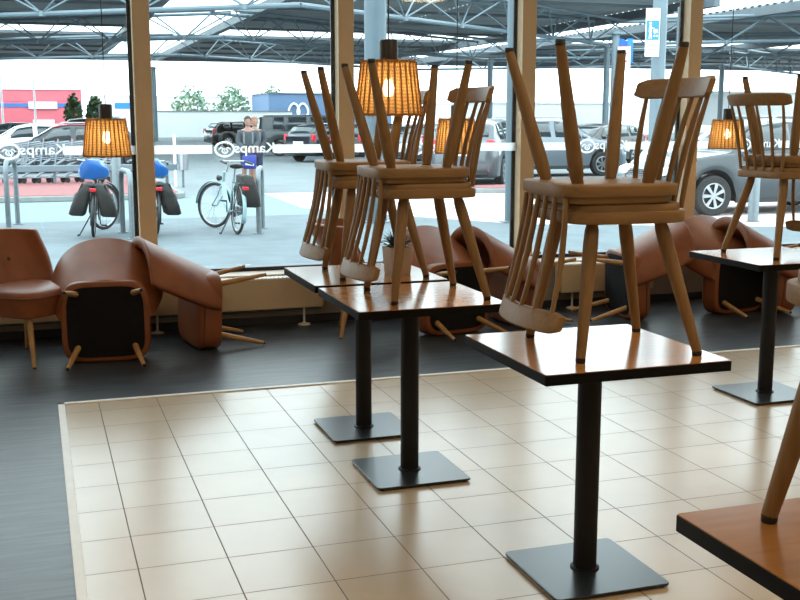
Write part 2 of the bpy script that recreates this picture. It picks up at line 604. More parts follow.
for k in range(len(MUL) - 1):
    xa, xb = MUL[k] + 0.059, MUL[k + 1] - 0.059
    w = MUL[k + 1] - MUL[k]
    win = MB().box(((xa + xb) / 2, WY + 0.03, (0.40 + ZC) / 2), (xb - xa - 0.004, 0.012, ZC - 0.43)).build('window_%d' % (k + 1), M['glass'], smooth=0)
    win['kind'] = 'structure'
    fr = MB()
    fr.box(((xa + xb) / 2, WY + 0.03, 0.384), (xb - xa, 0.05, 0.028))
    fr.box(((xa + xb) / 2, WY + 0.03, ZC - 0.015), (xb - xa, 0.05, 0.03))
    fr.build('window_frame', M['gasket'], win, bevel=0.002)
    yb = WY + 0.018
    zc = 1.263
    x0 = MUL[k]
    film = MB()
    film.box(((xa + x0 + 0.475) / 2, yb, zc), (x0 + 0.475 - xa, 0.001, 0.062))
    film.box(((x0 + 0.925 + xb) / 2, yb, zc), (xb - x0 - 0.925, 0.001, 0.062))
    film.build('sticker_band', M['film'], win, smooth=0)
    vs, fs = text_mesh('Kamps', 0.100, mirror=True, bold=0.0016)
    t = MB().add([(v.x * 1.04 + x0 + 0.785, yb - v.z, v.y + zc + 0.006) for v in vs], fs)
    t.build('sticker_lettering', M['film'], win, smooth=0)
    lg = logo_mesh(x0 + 0.565, zc, 0.058)
    lg.xf(Matrix.Translation((0, yb, 0)))
    lg.build('sticker_badge', M['film'], win, smooth=0)
struct('trim_20', MB().box(((XL + XR) / 2, 2.0, ZC + 0.6), (XR - XL + 0.6, 0.2, 1.2)), M['alu'], smooth=0)


# ------------------------------------------------------------------ radiators
def radiator(x0, x1, feet, label):
    t = empty('radiator', ((x0 + x1) / 2, 1.68, 0), label=label, cat='radiator', group='radiators under the shop window')
    L = x1 - x0
    cx = (x0 + x1) / 2
    MB().box((0, -0.045, 0.245), (L, 0.018, 0.225)).build('front_panel', M['radiator'], t, bevel=0.006)
    MB().box((0, 0.03, 0.245), (L - 0.01, 0.012, 0.21)).build('rear_panel', M['radiator'], t, bevel=0.004)
    g = MB().box((0, -0.006, 0.352), (L, 0.098, 0.012))
    for i in range(int(L / 0.03)):
        g.box((-L / 2 + 0.02 + i * 0.03, -0.006, 0.3595), (0.012, 0.086, 0.005))
    g.build('top_grille', M['radiator_top'], t, bevel=0.002)
    for s in (-1, 1):
        MB().box((s * (L / 2 + 0.004), -0.006, 0.25), (0.008, 0.096, 0.205)).build('side_cover', M['radiator'], t, bevel=0.003)
    for fx in feet:
        f = MB().tube([(fx - cx, -0.01, 0.004), (fx - cx, -0.01, 0.14)], 0.008, 10)
        f.lathe([(0.045, 0.002), (0.042, 0.01), (0.014, 0.016), (0.01, 0.024)], 16, (fx - cx, -0.01, 0))
        f.build('foot', M['radiator_top'], t)
    MB().tube([(-L / 2, 0.005, 0.118), (L / 2, 0.005, 0.118)], 0.011, 10).build('pipe', M['galv'], t)
    return t


radiator(-1.30, 1.68, (-1.1, 0.5, 1.55), 'long low beige radiator behind the tipped armchairs at the left')
radiator(3.60, 4.42, (3.72, 4.2), 'short low beige radiator seen between the legs of the stacked chairs on the front table')


# ------------------------------------------------------------------ bistro tables
def make_table():
    t = empty('cafe_table', label='x', cat='table', group='square cafe tables')
    s = 0.312
    MB().prism(rrect(s - 0.002, s - 0.002, 0.006), 0.758, 0.762).build('table_top', M['tabletop'], t, smooth=0)
    MB().prism(rrect(s, s, 0.007), 0.729, 0.7595).build('edge_band', M['black_edge'], t, smooth=30, bevel=0.001)
    p = MB().lathe([(0.0385, 0.016), (0.0385, 0.722)], 28)
    p.lathe([(0.048, 0.0145), (0.048, 0.019), (0.040, 0.023)], 28)
    p.box((0, 0, 0.7265), (0.26, 0.26, 0.006))
    p.build('column', M['steel_black'], t)
    MB().prism(rrect(0.2025, 0.2025, 0.018), 0.007, 0.0155).build('base_plate', M['steel_base'], t, smooth=30, bevel=0.002)
    for sx in (-1, 1):
        for sy in (-1, 1):
            MB().lathe([(0.012, 0.0), (0.012, 0.008)], 10, (sx * 0.18, sy * 0.18, 0)).build('glide', M['rubber'], t)
    return t


TABLES = [((1.405, -2.89), 'front square table with dark edge under the nearest chair stack'),
          ((1.188, -1.735), 'middle square table carrying the second chair stack'),
          ((1.19, -1.05), 'rear square table with the potted plant and the farthest left chair stack'),
          ((3.455, -1.10), 'square table at the right in front of the grey car'),
          ((1.147, -4.582), 'orange-brown table top cut off by the bottom right corner')]
proto = make_table()
for i, ((x, y), lab) in enumerate(TABLES):
    if i == 0:
        proto.location = (x, y, 0)
        proto['label'] = lab
    else:
        dup(proto, (x, y, 0), (0, 0, 0), lab)
TOP = 0.762


# ------------------------------------------------------------------ spindle-back chairs
def seat_outline(sc=1.0, n=48):
    pts = []
    for j in range(n):
        a = 2 * PI * j / n
        c, s = math.cos(a), math.sin(a)
        ex = ey = 2 / 4.2 if c > 0 else 2 / 5.0
        x = math.copysign(abs(c) ** ex, c) * (0.205 if c > 0 else 0.20)
        y = math.copysign(abs(s) ** ey, s) * 0.207
        pts.append((x * sc, y * sc))
    return pts


def make_chair():
    t = empty('spindle_chair', label='x', cat='chair', group='brown spindle-back chairs stacked on tables')
    rings = []
    for sc, z in ((0.55, 0.413), (0.97, 0.413), (0.995, 0.4155), (1.0, 0.419), (1.0, 0.445), (0.995, 0.448), (0.94, 0.4485), (0.93, 0.450), (0.93, 0.467), (0.91, 0.471), (0.80, 0.470), (0.45, 0.466)):
        rings.append([(x, y, z) for x, y in seat_outline(sc)])
    MB().loft(rings).build('seat', M['beech_seat'], t, smooth=50)
    legs = [((0.103, 0.125), (0.164, 0.198)), ((0.103, -0.125), (0.164, -0.198)), ((-0.125, 0.118), (-0.227, 0.198)), ((-0.125, -0.118), (-0.227, -0.198))]
    for (ax, ay), (bx, by) in legs:
        pts, rr = [], []
        for q in (0, 0.03, 0.06, 0.16, 0.4, 0.7, 1.0):
            pts.append((lerp(ax, bx, q), lerp(ay, by, q), lerp(0.414, 0.014, q)))
            rr.append({0: 0.0185, 0.03: 0.0185, 0.06: 0.0215, 0.16: 0.0232, 0.4: 0.0218, 0.7: 0.0185, 1.0: 0.0150}[q])
        lg = MB().tube(pts, rr, 14).build('leg', M['beech'], t)
        MB().lathe([(0.0135, 0.0), (0.0150, 0.003), (0.0150, 0.0155)], 12, (bx, by, 0)).build('glide', M['rubber'], lg)

    def railx(y):
        return -0.216 - 0.055 * (1 - (y / 0.225) ** 2)
    for k in range(6):
        q = -1 + 2 * k / 5
        y0, y1 = q * 0.152, q * 0.190
        x0 = -0.187 + 0.010 * q * q
        x1 = railx(y1) + 0.0
        pts, rr = [], []
        for u in (0, 0.25, 0.5, 0.75, 1):
            pts.append((lerp(x0, x1, u) + 0.010 * math.sin(PI * u), lerp(y0, y1, u), lerp(0.455, 0.80, u)))
            rr.append((0.0080, 0.0090, 0.0096, 0.0085, 0.0068)[int(u * 4)])
        MB().tube(pts, rr, 10).build('spindle', M['beech'], t)
    rings = []
    for j in range(17):
        y = -0.225 + 0.45 * j / 16
        x = railx(y)
        e = abs(y) / 0.225
        h = 0.032 - (0.010 * max(0, e - 0.86) / 0.14)
        zc = 0.818
        th = 0.011
        prof = [(-th, -h + 0.004), (-th + 0.004, -h), (th - 0.004, -h), (th, -h + 0.004), (th - 0.002, h - 0.005), (th - 0.006, h), (-th + 0.004, h), (-th - 0.002, h - 0.005)]
        lean = 0.27
        rings.append([(x + a - lean * b, y, zc + b) for a, b in prof])
    MB().loft(rings).build('top_rail', M['beech_seat'], t, smooth=50, bevel=0.002)
    return t


CH = make_chair()
SEATTOP = 0.471
ZU = TOP + 2 * SEATTOP + 0.0015
# (x, y) of lower chair, its turn, label / upper chair turn relative, label
STACKS = [((1.436, -2.90), 177, 'chair standing upright on the front table under an upturned chair', 0.027, 'upturned chair on top of the front table stack, its rail hanging over the table edge'),
          ((1.221, -1.745), 179, 'chair standing upright on the middle table', 0.027, 'upturned chair on the middle table, wicker lamp hanging just behind its legs'),
          ((1.206, -1.075), 177, 'chair standing upright on the rear table, beside the potted plant', 0.027, 'upturned chair on the rear table, behind the middle stack'),
          ((3.545, -1.06), 6, 'chair standing upright on the right-hand table, its slatted back nearest the camera', 0.027, 'upturned chair on the right-hand table with its back hanging down at the photo edge'),
          ((1.137, -4.56), 180, 'chair on the orange-brown corner table, showing only one leg and a seat edge', None, None)]
first = True
for (x, y), deg, lab, off, lab2 in STACKS:
    rz = math.radians(deg)
    if first:
        CH.location = (x, y, TOP)
        CH.rotation_euler = (0, 0, rz)
        CH['label'] = lab
        first = False
    else:
        dup(CH, (x, y, TOP), (0, 0, rz), lab)
    if off is not None:
        fx, fy = math.cos(rz), math.sin(rz)      # lower chair's front
        # the upper chair lies seat on seat, turned over, its back over the lower chair's front edge
        dup(CH, (x + fx * off, y + fy * off, ZU), (PI, 0, rz + PI), lab2)

# ------------------------------------------------------------------ potted plant
t = empty('potted_plant', (1.335, -1.13, TOP), (0, 0, 0.1), 'small spiky plant in a square beige pot on the rear table', 'plant')
pr = []
for hw, z in ((0.046, 0.0), (0.048, 0.003), (0.056, 0.125), (0.056, 0.13), (0.050, 0.13), (0.049, 0.112)):
    pr.append([(x, y, z) for x, y in rrect(hw, hw, 0.006, 3)])
MB().loft(pr).build('pot', M['pot'], t, smooth=30)
MB().prism(rrect(0.0485, 0.0485, 0.006, 3), 0.105, 0.115).build('soil', M['soil'], t, smooth=0)
b = MB()
for k in range(130):
    a = rnd.uniform(0, 2 * PI)
    el = rnd.uniform(0.15, 1.5)
    L = rnd.uniform(0.05, 0.10)
    r0 = rnd.uniform(0, 0.03)
    p0 = Vector((r0 * math.cos(a), r0 * math.sin(a), 0.113 + rnd.uniform(0, 0.035)))
    d = Vector((math.cos(a) * math.cos(el), math.sin(a) * math.cos(el), math.sin(el)))
    side = d.cross(Vector((0, 0, 1))).normalized() * 0.004
    up = side.cross(d).normalized() * 0.0015
    mid = p0 + d * L * 0.45
    tip = p0 + d * L + Vector((0, 0, -0.01))
    b.add([p0 - up, mid + side, mid - side, mid + up * 2, tip], [(0, 1, 3), (0, 3, 2), (1, 4, 3), (3, 4, 2), (0, 2, 1), (1, 2, 4)])
b.build('foliage', M['plant'], t, smooth=0)


# ------------------------------------------------------------------ leather armchairs
def make_armchair():
    t = empty('leather_armchair', label='x', cat='armchair', group='brown leather armchairs along the window')

    def outline(sc, n=40):
        o = []
        for j in range(n):
            a = 2 * PI * j / n
            c, s = math.cos(a), math.sin(a)
            e = 2 / 5.0
            o.append((math.copysign(abs(c) ** e, c) * 0.25 * sc, math.copysign(abs(s) ** e, s) * (0.262 + 0.006 * c) * sc))
        return o
    rings = []
    for sc, z in ((0.93, 0.272), (0.985, 0.275), (1.0, 0.285), (1.0, 0.385), (1.008, 0.392), (1.0, 0.40), (0.975, 0.418), (0.90, 0.43), (0.6, 0.44), (0.2, 0.444)):
        rings.append([(x, y, z) for x, y in outline(sc)])
    s = MB().loft(rings).build('seat', M['leather'], t, smooth=60)
    MB().tube([(x, y, 0.392) for x, y in outline(1.012)], 0.0055, 6, closed=True).build('piping', M['leather_dark'], s)
    MB().loft([[(x, y, 0.268) for x, y in outline(0.875)], [(x, y, 0.2735) for x, y in outline(0.875)]]).build('dust_cover', M['cloth_black'], t, smooth=30)
    # curved backrest: closed shell that flares upward and wraps forward at the sides
    rows = []
    US = [-1, -0.95, -0.7, -0.42, -0.14, 0.14, 0.42, 0.7, 0.95, 1]
    VS = [0, 0.035, 0.2, 0.4, 0.6, 0.8, 0.95, 1]
    NU, NV = 9, 7
    outer_top = []

    def P(u, v, inner):
        h = 0.278 + 0.487 * v
        hw = 0.280 + 0.085 * math.sin(min(1, v * 1.5) * PI / 2) - 0.025 * max(0, v - 0.62) / 0.38
        back = -0.256 - 0.225 * v ** 1.1
        wrap = 0.235 + 0.045 * v
        if inner:
            hw -= 0.055
            back += 0.085 - 0.015 * v
            wrap -= 0.055
        x = back + wrap * (abs(u) ** 2.2)
        y = hw * math.sin(u * PI / 2 * 0.92) / math.sin(PI / 2 * 0.92)
        z = h - 0.012 * v * u * u
        if v > 0.99:
            z -= 0.006
        return (x, y, z)
    for j in range(NV + 1):
        v = VS[j]
        ring = [P(u, v, False) for u in US] + [P(-u, v, True) for u in US]
        rows.append(ring)
    b = MB()
    n = 2 * (NU + 1)
    b.loft(rows, cap=False)
    m = NU + 1
    for base, flip in ((0, True), (NV * n, False)):
        for i in range(NU):
            f = (base + i, base + i + 1, base + n - 2 - i, base + n - 1 - i)
            b.f.append(tuple(reversed(f)) if flip else f)
    bk = b.build('backrest', M['leather'], t, smooth=180, sub=2)
    for y in (-0.11, 0.11):
        x = -0.285
        MB().ball((x + 0.045, y, 0.575), (0.009, 0.014, 0.014)).build('button', M['leather_dark'], bk)
    for sx, sy in ((1, 1), (1, -1), (-1, 1), (-1, -1)):
        a = (0.155 if sx > 0 else -0.175, 0.170 * sy, 0.276)
        e = (0.218 if sx > 0 else -0.235, 0.218 * sy, -0.024)
        lg = MB().tube([a, [lerp(a[i], e[i], 0.5) for i in range(3)], e], [0.0195, 0.0165, 0.0115], 12).build('leg', M['leg_oak'], t)
        MB().lathe([(0.0105, 0.0), (0.0112, 0.008)], 10, (e[0], e[1], -0.03)).build('glide', M['rubber'], lg)
    return t


ARM = make_armchair()
# lying forward on the front edge of the seat: underside to -y, back outer side up
TIP = Matrix(((0, -1, 0), (0, 0, 1), (-1, 0, 0)))


def tip_rot(deg, lean=0.0):
    R = Matrix.Rotation(math.radians(deg), 3, 'Z') @ Matrix.Rotation(math.radians(lean), 3, 'X') @ TIP
    return R.to_euler()


ARMS = [  # location of base centre, tipped?, turn, label
    ((-0.335, 1.12, 0.03), False, -42, 'upright brown leather armchair at the left edge of the photo'),
    ((0.085, 0.565, 0.255), True, -5, 'tipped brown armchair, black underside facing the room, beside the leftmost upright armchair'),
    ((1.075, 1.24, 0.24), True, 98, 'tipped brown armchair leaning on its neighbour, legs pointing right along the long radiator'),
    ((1.95, 1.24, 0.03), False, -15, 'upright brown armchair half hidden behind the rear table'),
    ((2.53, 0.70, 0.255), True, 12, 'tipped brown armchair with domed back behind the middle table'),
    ((3.36, 1.30, 0.24), True, 100, 'brown armchair tipped against the domed one, partly behind the front chair stack'),
    ((3.60, 1.27, 0.24), True, -97, 'brown armchair tipped with legs pointing left, behind the front chair stack'),
    ((4.88, 0.78, 0.255), True, 9, 'tipped brown armchair with black underside, behind the right-hand table'),
    ((5.50, 1.10, 0.24), True, 86, 'brown armchair lying over the rightmost domed one, below the big grey car wheel'),
]
for i, (loc, tipped, deg, lab) in enumerate(ARMS):
    rot = tip_rot(deg, 2.5 if loc[2] == 0.24 else 0.0) if tipped else Euler((0, 0, math.radians(deg)))
    if i == 0:
        ARM.location = loc
        ARM.rotation_euler = rot
        ARM['label'] = lab
    else:
        dup(ARM, loc, rot, lab)


# ------------------------------------------------------------------ wicker pendant lamps
def make_lamp():
    t = empty('pendant_lamp', label='x', cat='lamp', group='wicker pendant lamps')
    rt, rb, h = 0.109, 0.136, 0.222      # origin at the bottom rim centre
    rings = []
    for q in range(9):
        r0 = lerp(rb, rt, q / 8)
        ring = []
        for j in range(144):
            a = 2 * PI * j / 144
            r = r0 + 0.009 * abs(math.cos(15 * a)) + (0.0018 if q % 2 else 0)
            ring.append((r * math.cos(a), r * math.sin(a), h * q / 8))
        rings.append(ring)
    sh = MB().loft(rings, cap=False).build('lamp_shade', M['wicker'], t, smooth=180)
    rim = MB()
    for r, z in ((rb + 0.004, 0.0), (rt + 0.004, h)):
        ring = MB().tube([(r * math.cos(2 * PI * j / 40), r * math.sin(2 * PI * j / 40), z) for j in range(40)], 0.006, 6, closed=True)
        for k in range(46):
            a = rnd.uniform(0, 2 * PI)
            q = 1 if z else -1
            ring.tube([(r * math.cos(a), r * math.sin(a), z), ((r + rnd.uniform(-0.006, 0.008)) * math.cos(a + 0.03), (r + 0.004) * math.sin(a + 0.03), z + q * rnd.uniform(0.004, 0.013))], 0.0024, 4)
        ring.build('rim', M['wicker_rim'], sh)
    for k in range(3):
        a = k * 2 * PI / 3
        rim.tube([(0.03 * math.cos(a), 0.03 * math.sin(a), h + 0.004), (rt * math.cos(a), rt * math.sin(a), h)], 0.0025, 5)
    rim.tube([(0.03 * math.cos(2 * PI * j / 16), 0.03 * math.sin(2 * PI * j / 16), h + 0.004) for j in range(16)], 0.003, 5, closed=True)
    rim.build('spider', M['wicker_rim'], t)
    st = MB()
    for k in range(30):
        a = 2 * PI * k / 30
        st.tube([((rb + 0.009) * math.cos(a), (rb + 0.009) * math.sin(a), 0.002), ((rt + 0.009) * math.cos(a), (rt + 0.009) * math.sin(a), h)], 0.0042, 6)
    st.build('upright_canes', M['wicker_rim'], sh)
    MB().lathe([(0.036, h - 0.005), (0.040, h + 0.0), (0.040, h + 0.085), (0.036, h + 0.092), (0.008, h + 0.095)], 20).build('socket', M['socket'], t)
    MB().lathe([(0.004, 0.075), (0.016, 0.08), (0.024, 0.098), (0.025, 0.112), (0.019, 0.135), (0.012, 0.152), (0.012, 0.158)], 18).build('bulb', M['bulb'], t)
    MB().lathe([(0.0135, 0.15), (0.0145, 0.155), (0.0145, 0.24)], 16).build('bulb_holder', M['socket'], t)
    MB().tube([(0, 0, h + 0.09), (0, 0, 1)], 0.0032, 6).build('cord', M['socket'], t)
    return t


LP = make_lamp()
LAMPS = [((0.175, 1.05, 1.255), 'lit wicker lamp hanging in front of the bikes at the left'),
         ((1.202, -1.41, 1.50), 'wicker lamp hanging nearest, between the middle and rear tables'),
         ((2.444, 0.95, 1.255), 'wicker lamp half hidden by the back of the middle table stack'),
         ((5.048, 1.62, 1.245), 'small lit wicker lamp in front of the dark grey car')]
for i, (loc, lab) in enumerate(LAMPS):
    if i == 0:
        LP.location = loc
        LP['label'] = lab
        o = LP
    else:
        o = dup(LP, loc, (0, 0, 0), lab)
    # each cord is cut to reach the ceiling
    for c in o.children:
        if c.name.startswith('cord'):
            c.data = c.data.copy()
            for v in c.data.vertices:
                if v.co.z > 0.6:
                    v.co.z = ZC - loc[2]

# ================================================================== outside
# ground: footway, road strip, car park
struct('pavement', MB().box((10, (2.0 + 12.5) / 2, G - 0.05), (90, 10.5, 0.1)), M['walk'], smooth=0)
struct('road', MB().box((10, (12.5 + 18.0) / 2, G - 0.05), (90, 5.5, 0.1)), M['road'], smooth=0)
struct('road_surface', MB().box((10, (18.0 + 260) / 2, G - 0.05), (260, 242, 0.1)), M['asphalt'], smooth=0)
struct('pavement_sun_patch', MB().prism([(4.55, 17.9), (4.45, 13.8), (5.3, 12.3), (7.0, 9.7), (12.5, 7.2), (16.5, 11.5), (11.8, 17.6)], G, G + 0.006), M['sunlit_pave'], smooth=0)  # patch of sunlight on the ground, painted as a bright paving polygon


def kerb_island(x0, x1, y0, y1, name, label):
    t = empty(name, ((x0 + x1) / 2, (y0 + y1) / 2, G), label=label, cat='kerb island', kind='structure')
    hx, hy = (x1 - x0) / 2, (y1 - y0) / 2
    MB().prism(rrect(hx, hy, 0.5), 0, 0.11).build('kerb', M['kerb'], t, bevel=0.015)
    MB().prism(rrect(hx - 0.14, hy - 0.14, 0.4), 0.1, 0.122).build('paving_surface', M['redpave'], t, smooth=0)
    return t


kerb_island(-4.5, 2.75, 16.9, 24.5, 'kerb_island', 'red paved kerb island under the trolley row')
kerb_island(9.0, 15.5, 16.2, 17.6, 'kerb_island', 'kerb island strip in front of the silver car')


# ------------------------------------------------------------------ canopy over the car park
cn = empty('parking_canopy', (0, 0, G), label='grey steel space-frame canopy roofing the car park', cat='canopy')
Z0, Z1 = 5.0 - G, 6.1 - G


def truss(pts, parent, m):
    b = MB()
    for (xa, ya), (xb, yb) in zip(pts, pts[1:]):
        A, B = Vector((xa, ya, 0)), Vector((xb, yb, 0))
        d = (B - A).normalized()
        n = Vector((-d.y, d.x, 0))
        L = (B - A).length
        z0, z1 = Vector((0, 0, Z0)), Vector((0, 0, Z1))
        b.tube([A + z0, B + z0], 0.085, 8)
        for s in (-1, 1):
            b.tube([A + z1 + n * 0.75 * s, B + z1 + n * 0.75 * s], 0.07, 8)
        k = max(2, int(L / 3.6))
        for i in range(k):
            p0 = A + d * (L * i / k) + z1
            p1 = A + d * (L * (i + 0.5) / k) + z0
            p2 = A + d * (L * (i + 1) / k) + z1
            for s in (-1, 1):
                b.tube([p0 + n * 0.75 * s, p1], 0.035, 6)
                b.tube([p1, p2 + n * 0.75 * s], 0.035, 6)
            b.tube([p0 + n * 0.75, p0 - n * 0.75], 0.03, 6)
            b.tube([p1 + Vector((0, 0, -0.09)), p1 + Vector((0, 0, 0.09))], 0.13, 8)
    return b.build('truss', m, parent)


# zigzag trusses on a grid turned forty-five degrees to the shop
for j in range(0, 3):
    y0 = 28.6 + 14.7 * j
    xs = [-28.5, -10.5, 8.0, 26.5, 44.0, 62.0]
    pts = [(x, y0 + (0 if i % 2 == 0 else 13.6)) for i, x in enumerate(xs)]
    truss(pts, cn, M['steel_paint'])
# main girders along the deck edges
for x in (5.0, 9.7, 27.0, 31.5, -12.0, 46.0):
    b = MB()
    b.box((x, 60, Z1 + 0.18), (0.28, 52, 0.36))
    b.box((x, 60, Z1 - 0.02), (0.40, 52, 0.05))
    b.build('girder', M['steel_dark'], cn, smooth=0)


def deck(x0, x1, y0, y1, z):
    b = MB()
    rows = []
    y = y0
    p = 0.55
    while y < y1:
        for dy, dz in ((0, 0), (p * 0.35, 0), (p * 0.45, 0.14), (p * 0.9, 0.14)):
            rows.append([(x0, y + dy, z + dz), (x1, y + dy, z + dz)])
        y += p
    b.grid(rows)
    return b.build('roof_deck', M['deck'], cn, smooth=0, solid=0.02)


for x0, x1 in ((-45, -12.2), (-11.8, 4.9), (9.8, 18.4), (18.5, 26.9), (31.7, 45.8), (46.2, 75)):
    deck(x0, x1, 35.0, 58.0, Z1 + 0.36)
    deck(x0, x1, 63.5, 86.0, Z1 + 0.36)
for x0, x1 in ((5.2, 9.5),):
    MB().box(((x0 + x1) / 2, 60, Z1 + 0.45), (x1 - x0, 50, 0.02)).build('skylight', M['skylight'], cn, smooth=0)
for xa, xb in ((-45, 4.9), (9.8, 26.9), (31.7, 75)):
    b = MB()
    for y in range(38, 86, 6):
        b.box(((xa + xb) / 2, y, Z1 + 0.30), (xb - xa, 0.09, 0.16))
    b.build('purlin', M['steel_dark'], cn, smooth=0)
b = MB()
b.box((15, 86.2, Z1 + 0.3), (120, 0.2, 0.7))
b.build('eaves_beam', M['steel_dark'], cn, smooth=0)
for x, y, r in ((12.49, 14.79, 0.152), (22.7, 34.7, 0.155), (26.5, 56.6, 0.17), (8.0, 72.7, 0.16), (-10.5, 41.8, 0.16), (26.5, 42.2, 0.15), (44.0, 58.0, 0.17), (44, 28.6, 0.16)):
    c = MB().lathe([(r, 0), (r, Z0 + (1.1 if y < 26 else 0.0))], 20, (x, y, 0))
    c.lathe([(r * 1.5, 0), (r * 1.5, 0.03)], 20, (x, y, 0))
    c.box((x, y, Z0 - 0.1), (0.55, 0.55, 0.06))
    c.build('column', M['steel_paint'], cn)
# link from the near column to the deck
b = MB()
b.tube([(12.49, 14.79, Z0 + 1.0), (12.49, 35.2, Z0 + 1.0)], 0.09, 8)
b.build('tie_beam', M['steel_paint'], cn)

# steel posts that carry the shop front roof, just outside the glass
for (x, y, lab) in ((4.93, 10.78, 'blue-grey steel post outside, behind the hanging lamp of the rear table'), (7.06, 10.07, 'blue-grey steel post outside, beside the window mullion left of the front stack')):
    t = empty('steel_post', (x, y, G), label=lab, cat='post', group='blue-grey steel posts before the shop')
    MB().lathe([(0.175, 0.0), (0.175, 6.4)], 28).build('shaft', M['post'], t)
    MB().lathe([(0.26, 0.0), (0.26, 0.02), (0.18, 0.03)], 28).build('foot_plate', M['galv'], t)


# ------------------------------------------------------------------ signs
def facing(x, y):
    return math.atan2(y + 5.93, x + 0.26) - PI / 2


def sign_one():
    # the board stands before the post at (12.6, 14.76)
    x, y = 12.22, 14.62
    t = empty('parking_sign', (x, y, 2.76), (0, 0, facing(x, y) + 0.28), 'white sign with blue pram pictogram on the steel column at the right', 'sign')
    w, h = 0.30, 0.99
    MB().box((0, 0, h / 2), (w, 0.02, h)).build('board', M['sign_white'], t, bevel=0.004)
    MB().box((0, -0.012, 0.54), (0.27, 0.004, 0.40)).build('blue_panel', M['sign_blue'], t, smooth=0)
    p = MB()
    # figure pushing a pram
    p.lathe([(0.0001, -0.003), (0.026, -0.003), (0.026, 0.0), (0.0001, 0.0)], 14, (-0.05, -0.015, 0.685), axis='y', cap=False)
    p.prism([(-0.085, 0.0), (-0.02, 0.0), (-0.035, 0.14), (-0.07, 0.14)], -0.003, 0.0)
    n = len(p.v) - 8
    for i in range(n, n + 8):
        a = p.v[i]
        p.v[i] = (a[0], -0.015 + a[2], 0.51 + a[1])
    p.box((-0.065, -0.0165, 0.44), (0.018, 0.003, 0.15), (0, 0.12, 0))
    p.box((-0.035, -0.0165, 0.44), (0.018, 0.003, 0.15), (0, -0.12, 0))
    p.box((0.0, -0.0165, 0.585), (0.085, 0.003, 0.016), (0, 0.35, 0))
    p.box((0.062, -0.0165, 0.52), (0.085, 0.003, 0.075), (0, -0.2, 0))
    for cx in (0.035, 0.095):
        p.lathe([(0.0001, -0.003), (0.02, -0.003), (0.02, 0), (0.0001, 0)], 14, (cx, -0.015, 0.425), axis='y', cap=False)
    p.build('pictogram', M['sign_white'], t, smooth=0)
    g = MB()
    for z, ww in ((0.28, 0.17), (0.225, 0.21), (0.15, 0.19), (0.095, 0.16)):
        g.box((0, -0.0115, z), (ww, 0.003, 0.022))
    g.build('caption_lines', M['sign_grey'], t, smooth=0)
    MB().box((0, -0.0115, 0.87), (0.15, 0.003, 0.07)).build('emblem', mat('sign_faint_red', (0.72, 0.55, 0.55), 0.5, var=0.05), t, smooth=0)
    MB().box((0, 0.02, 0.5), (0.05, 0.03, 0.8)).build('bracket', M['galv'], t, bevel=0.003)
    x, y = 12.83, 14.42
    t = empty('flag_sign', (x, y, 2.72), (0, 0, facing(x, y) - 0.15), 'narrow grey panel on the same column, right of the pram sign', 'sign')
    MB().box((0, 0, 0.53), (0.26, 0.06, 1.06)).build('panel', M['steel_dark'], t, bevel=0.01)
    MB().box((-0.15, 0.02, 0.95), (0.12, 0.03, 0.04)).build('bracket', M['galv'], t, bevel=0.003)
    MB().box((-0.15, 0.02, 0.1), (0.12, 0.03, 0.04)).build('bracket', M['galv'], t, bevel=0.003)


sign_one()
x, y = 22.88, 34.3
t = empty('price_sign', (x, y, 3.42), (0, 0, facing(x, y)), 'white sign with red letter fixed to the thin far column', 'sign')
MB().box((0, 0, 0.48), (0.52, 0.03, 0.96)).build('board', M['sign_white'], t, bevel=0.004)
vs, fs = text_mesh('C', 0.55, bold=0.006)
MB().add([(v.x - 0.03, -0.018 - v.z, v.y + 0.48) for v in vs], fs).build('lettering', M['sign_red'], t, smooth=0)
MB().box((0, -0.004, 0.945), (0.5, 0.03, 0.03)).build('red_edge', M['sign_red'], t, smooth=0)
x, y = 23.2, 34.75
t = empty('flag_sign', (x, y, 3.7), (0, 0, facing(x, y)), 'blue box sign behind the white one with the red letter', 'sign')
b = MB()
b.box((0.18, 0, 0.5), (0.24, 0.42, 1.0))
b.build('side_panel', M['sign_blue'], t, bevel=0.01)
MB().box((-0.17, 0.05, 0.82), (0.48, 0.05, 0.36), (0, 0.35, 0)).build('top_panel', M['sign_blue'], t, bevel=0.01)


# ------------------------------------------------------------------ bollards, bike stands, trolley rail, bin
def bollard(x, y, h, r, lab):
    t = empty('bollard', (x, y, G), label=lab, cat='bollard', group='round steel bollards')
    MB().lathe([(r, 0), (r, h - 0.01), (r * 0.93, h), (0.001, h + 0.004)], 24).build('post', M['galv'], t)
    MB().lathe([(r * 1.35, 0), (r * 1.35, 0.012), (r, 0.02)], 24).build('collar', M['steel_dark'], t)


bollard(0.985, 11.95, 1.09, 0.072, 'thick round bollard between the two bikes at the left mullion')
bollard(10.69, 8.85, 0.72, 0.085, 'short bollard before the dark grey car wheel')


def bike_stand(xa, ya, xb, yb, lab, h=0.92):
    t = empty('bike_stand', ((xa + xb) / 2, (ya + yb) / 2, G), label=lab, cat='bike stand', group='galvanised bike stands')
    A = Vector(((xa - xb) / 2, (ya - yb) / 2, 0))
    d = -A.normalized()
    L = 2 * A.length
    pts = [A, A + Vector((0, 0, h - 0.2))]
    for k in range(1, 7):
        a = PI / 2 * k / 6
        pts.append(A + d * (0.2 * (1 - math.cos(a))) + Vector((0, 0, h - 0.2 + 0.2 * math.sin(a))))
    q = [A + d * (L - (p - A).dot(d)) + Vector((0, 0, p.z)) for p in reversed(pts)]
    MB().tube(pts + q, 0.038, 12).build('hoop', M['galv'], t)
    b = MB()
    for p in (A, -A):
        b.lathe([(0.075, 0), (0.075, 0.012)], 16, tuple(p))
    b.build('base_plate', M['galv'], t)


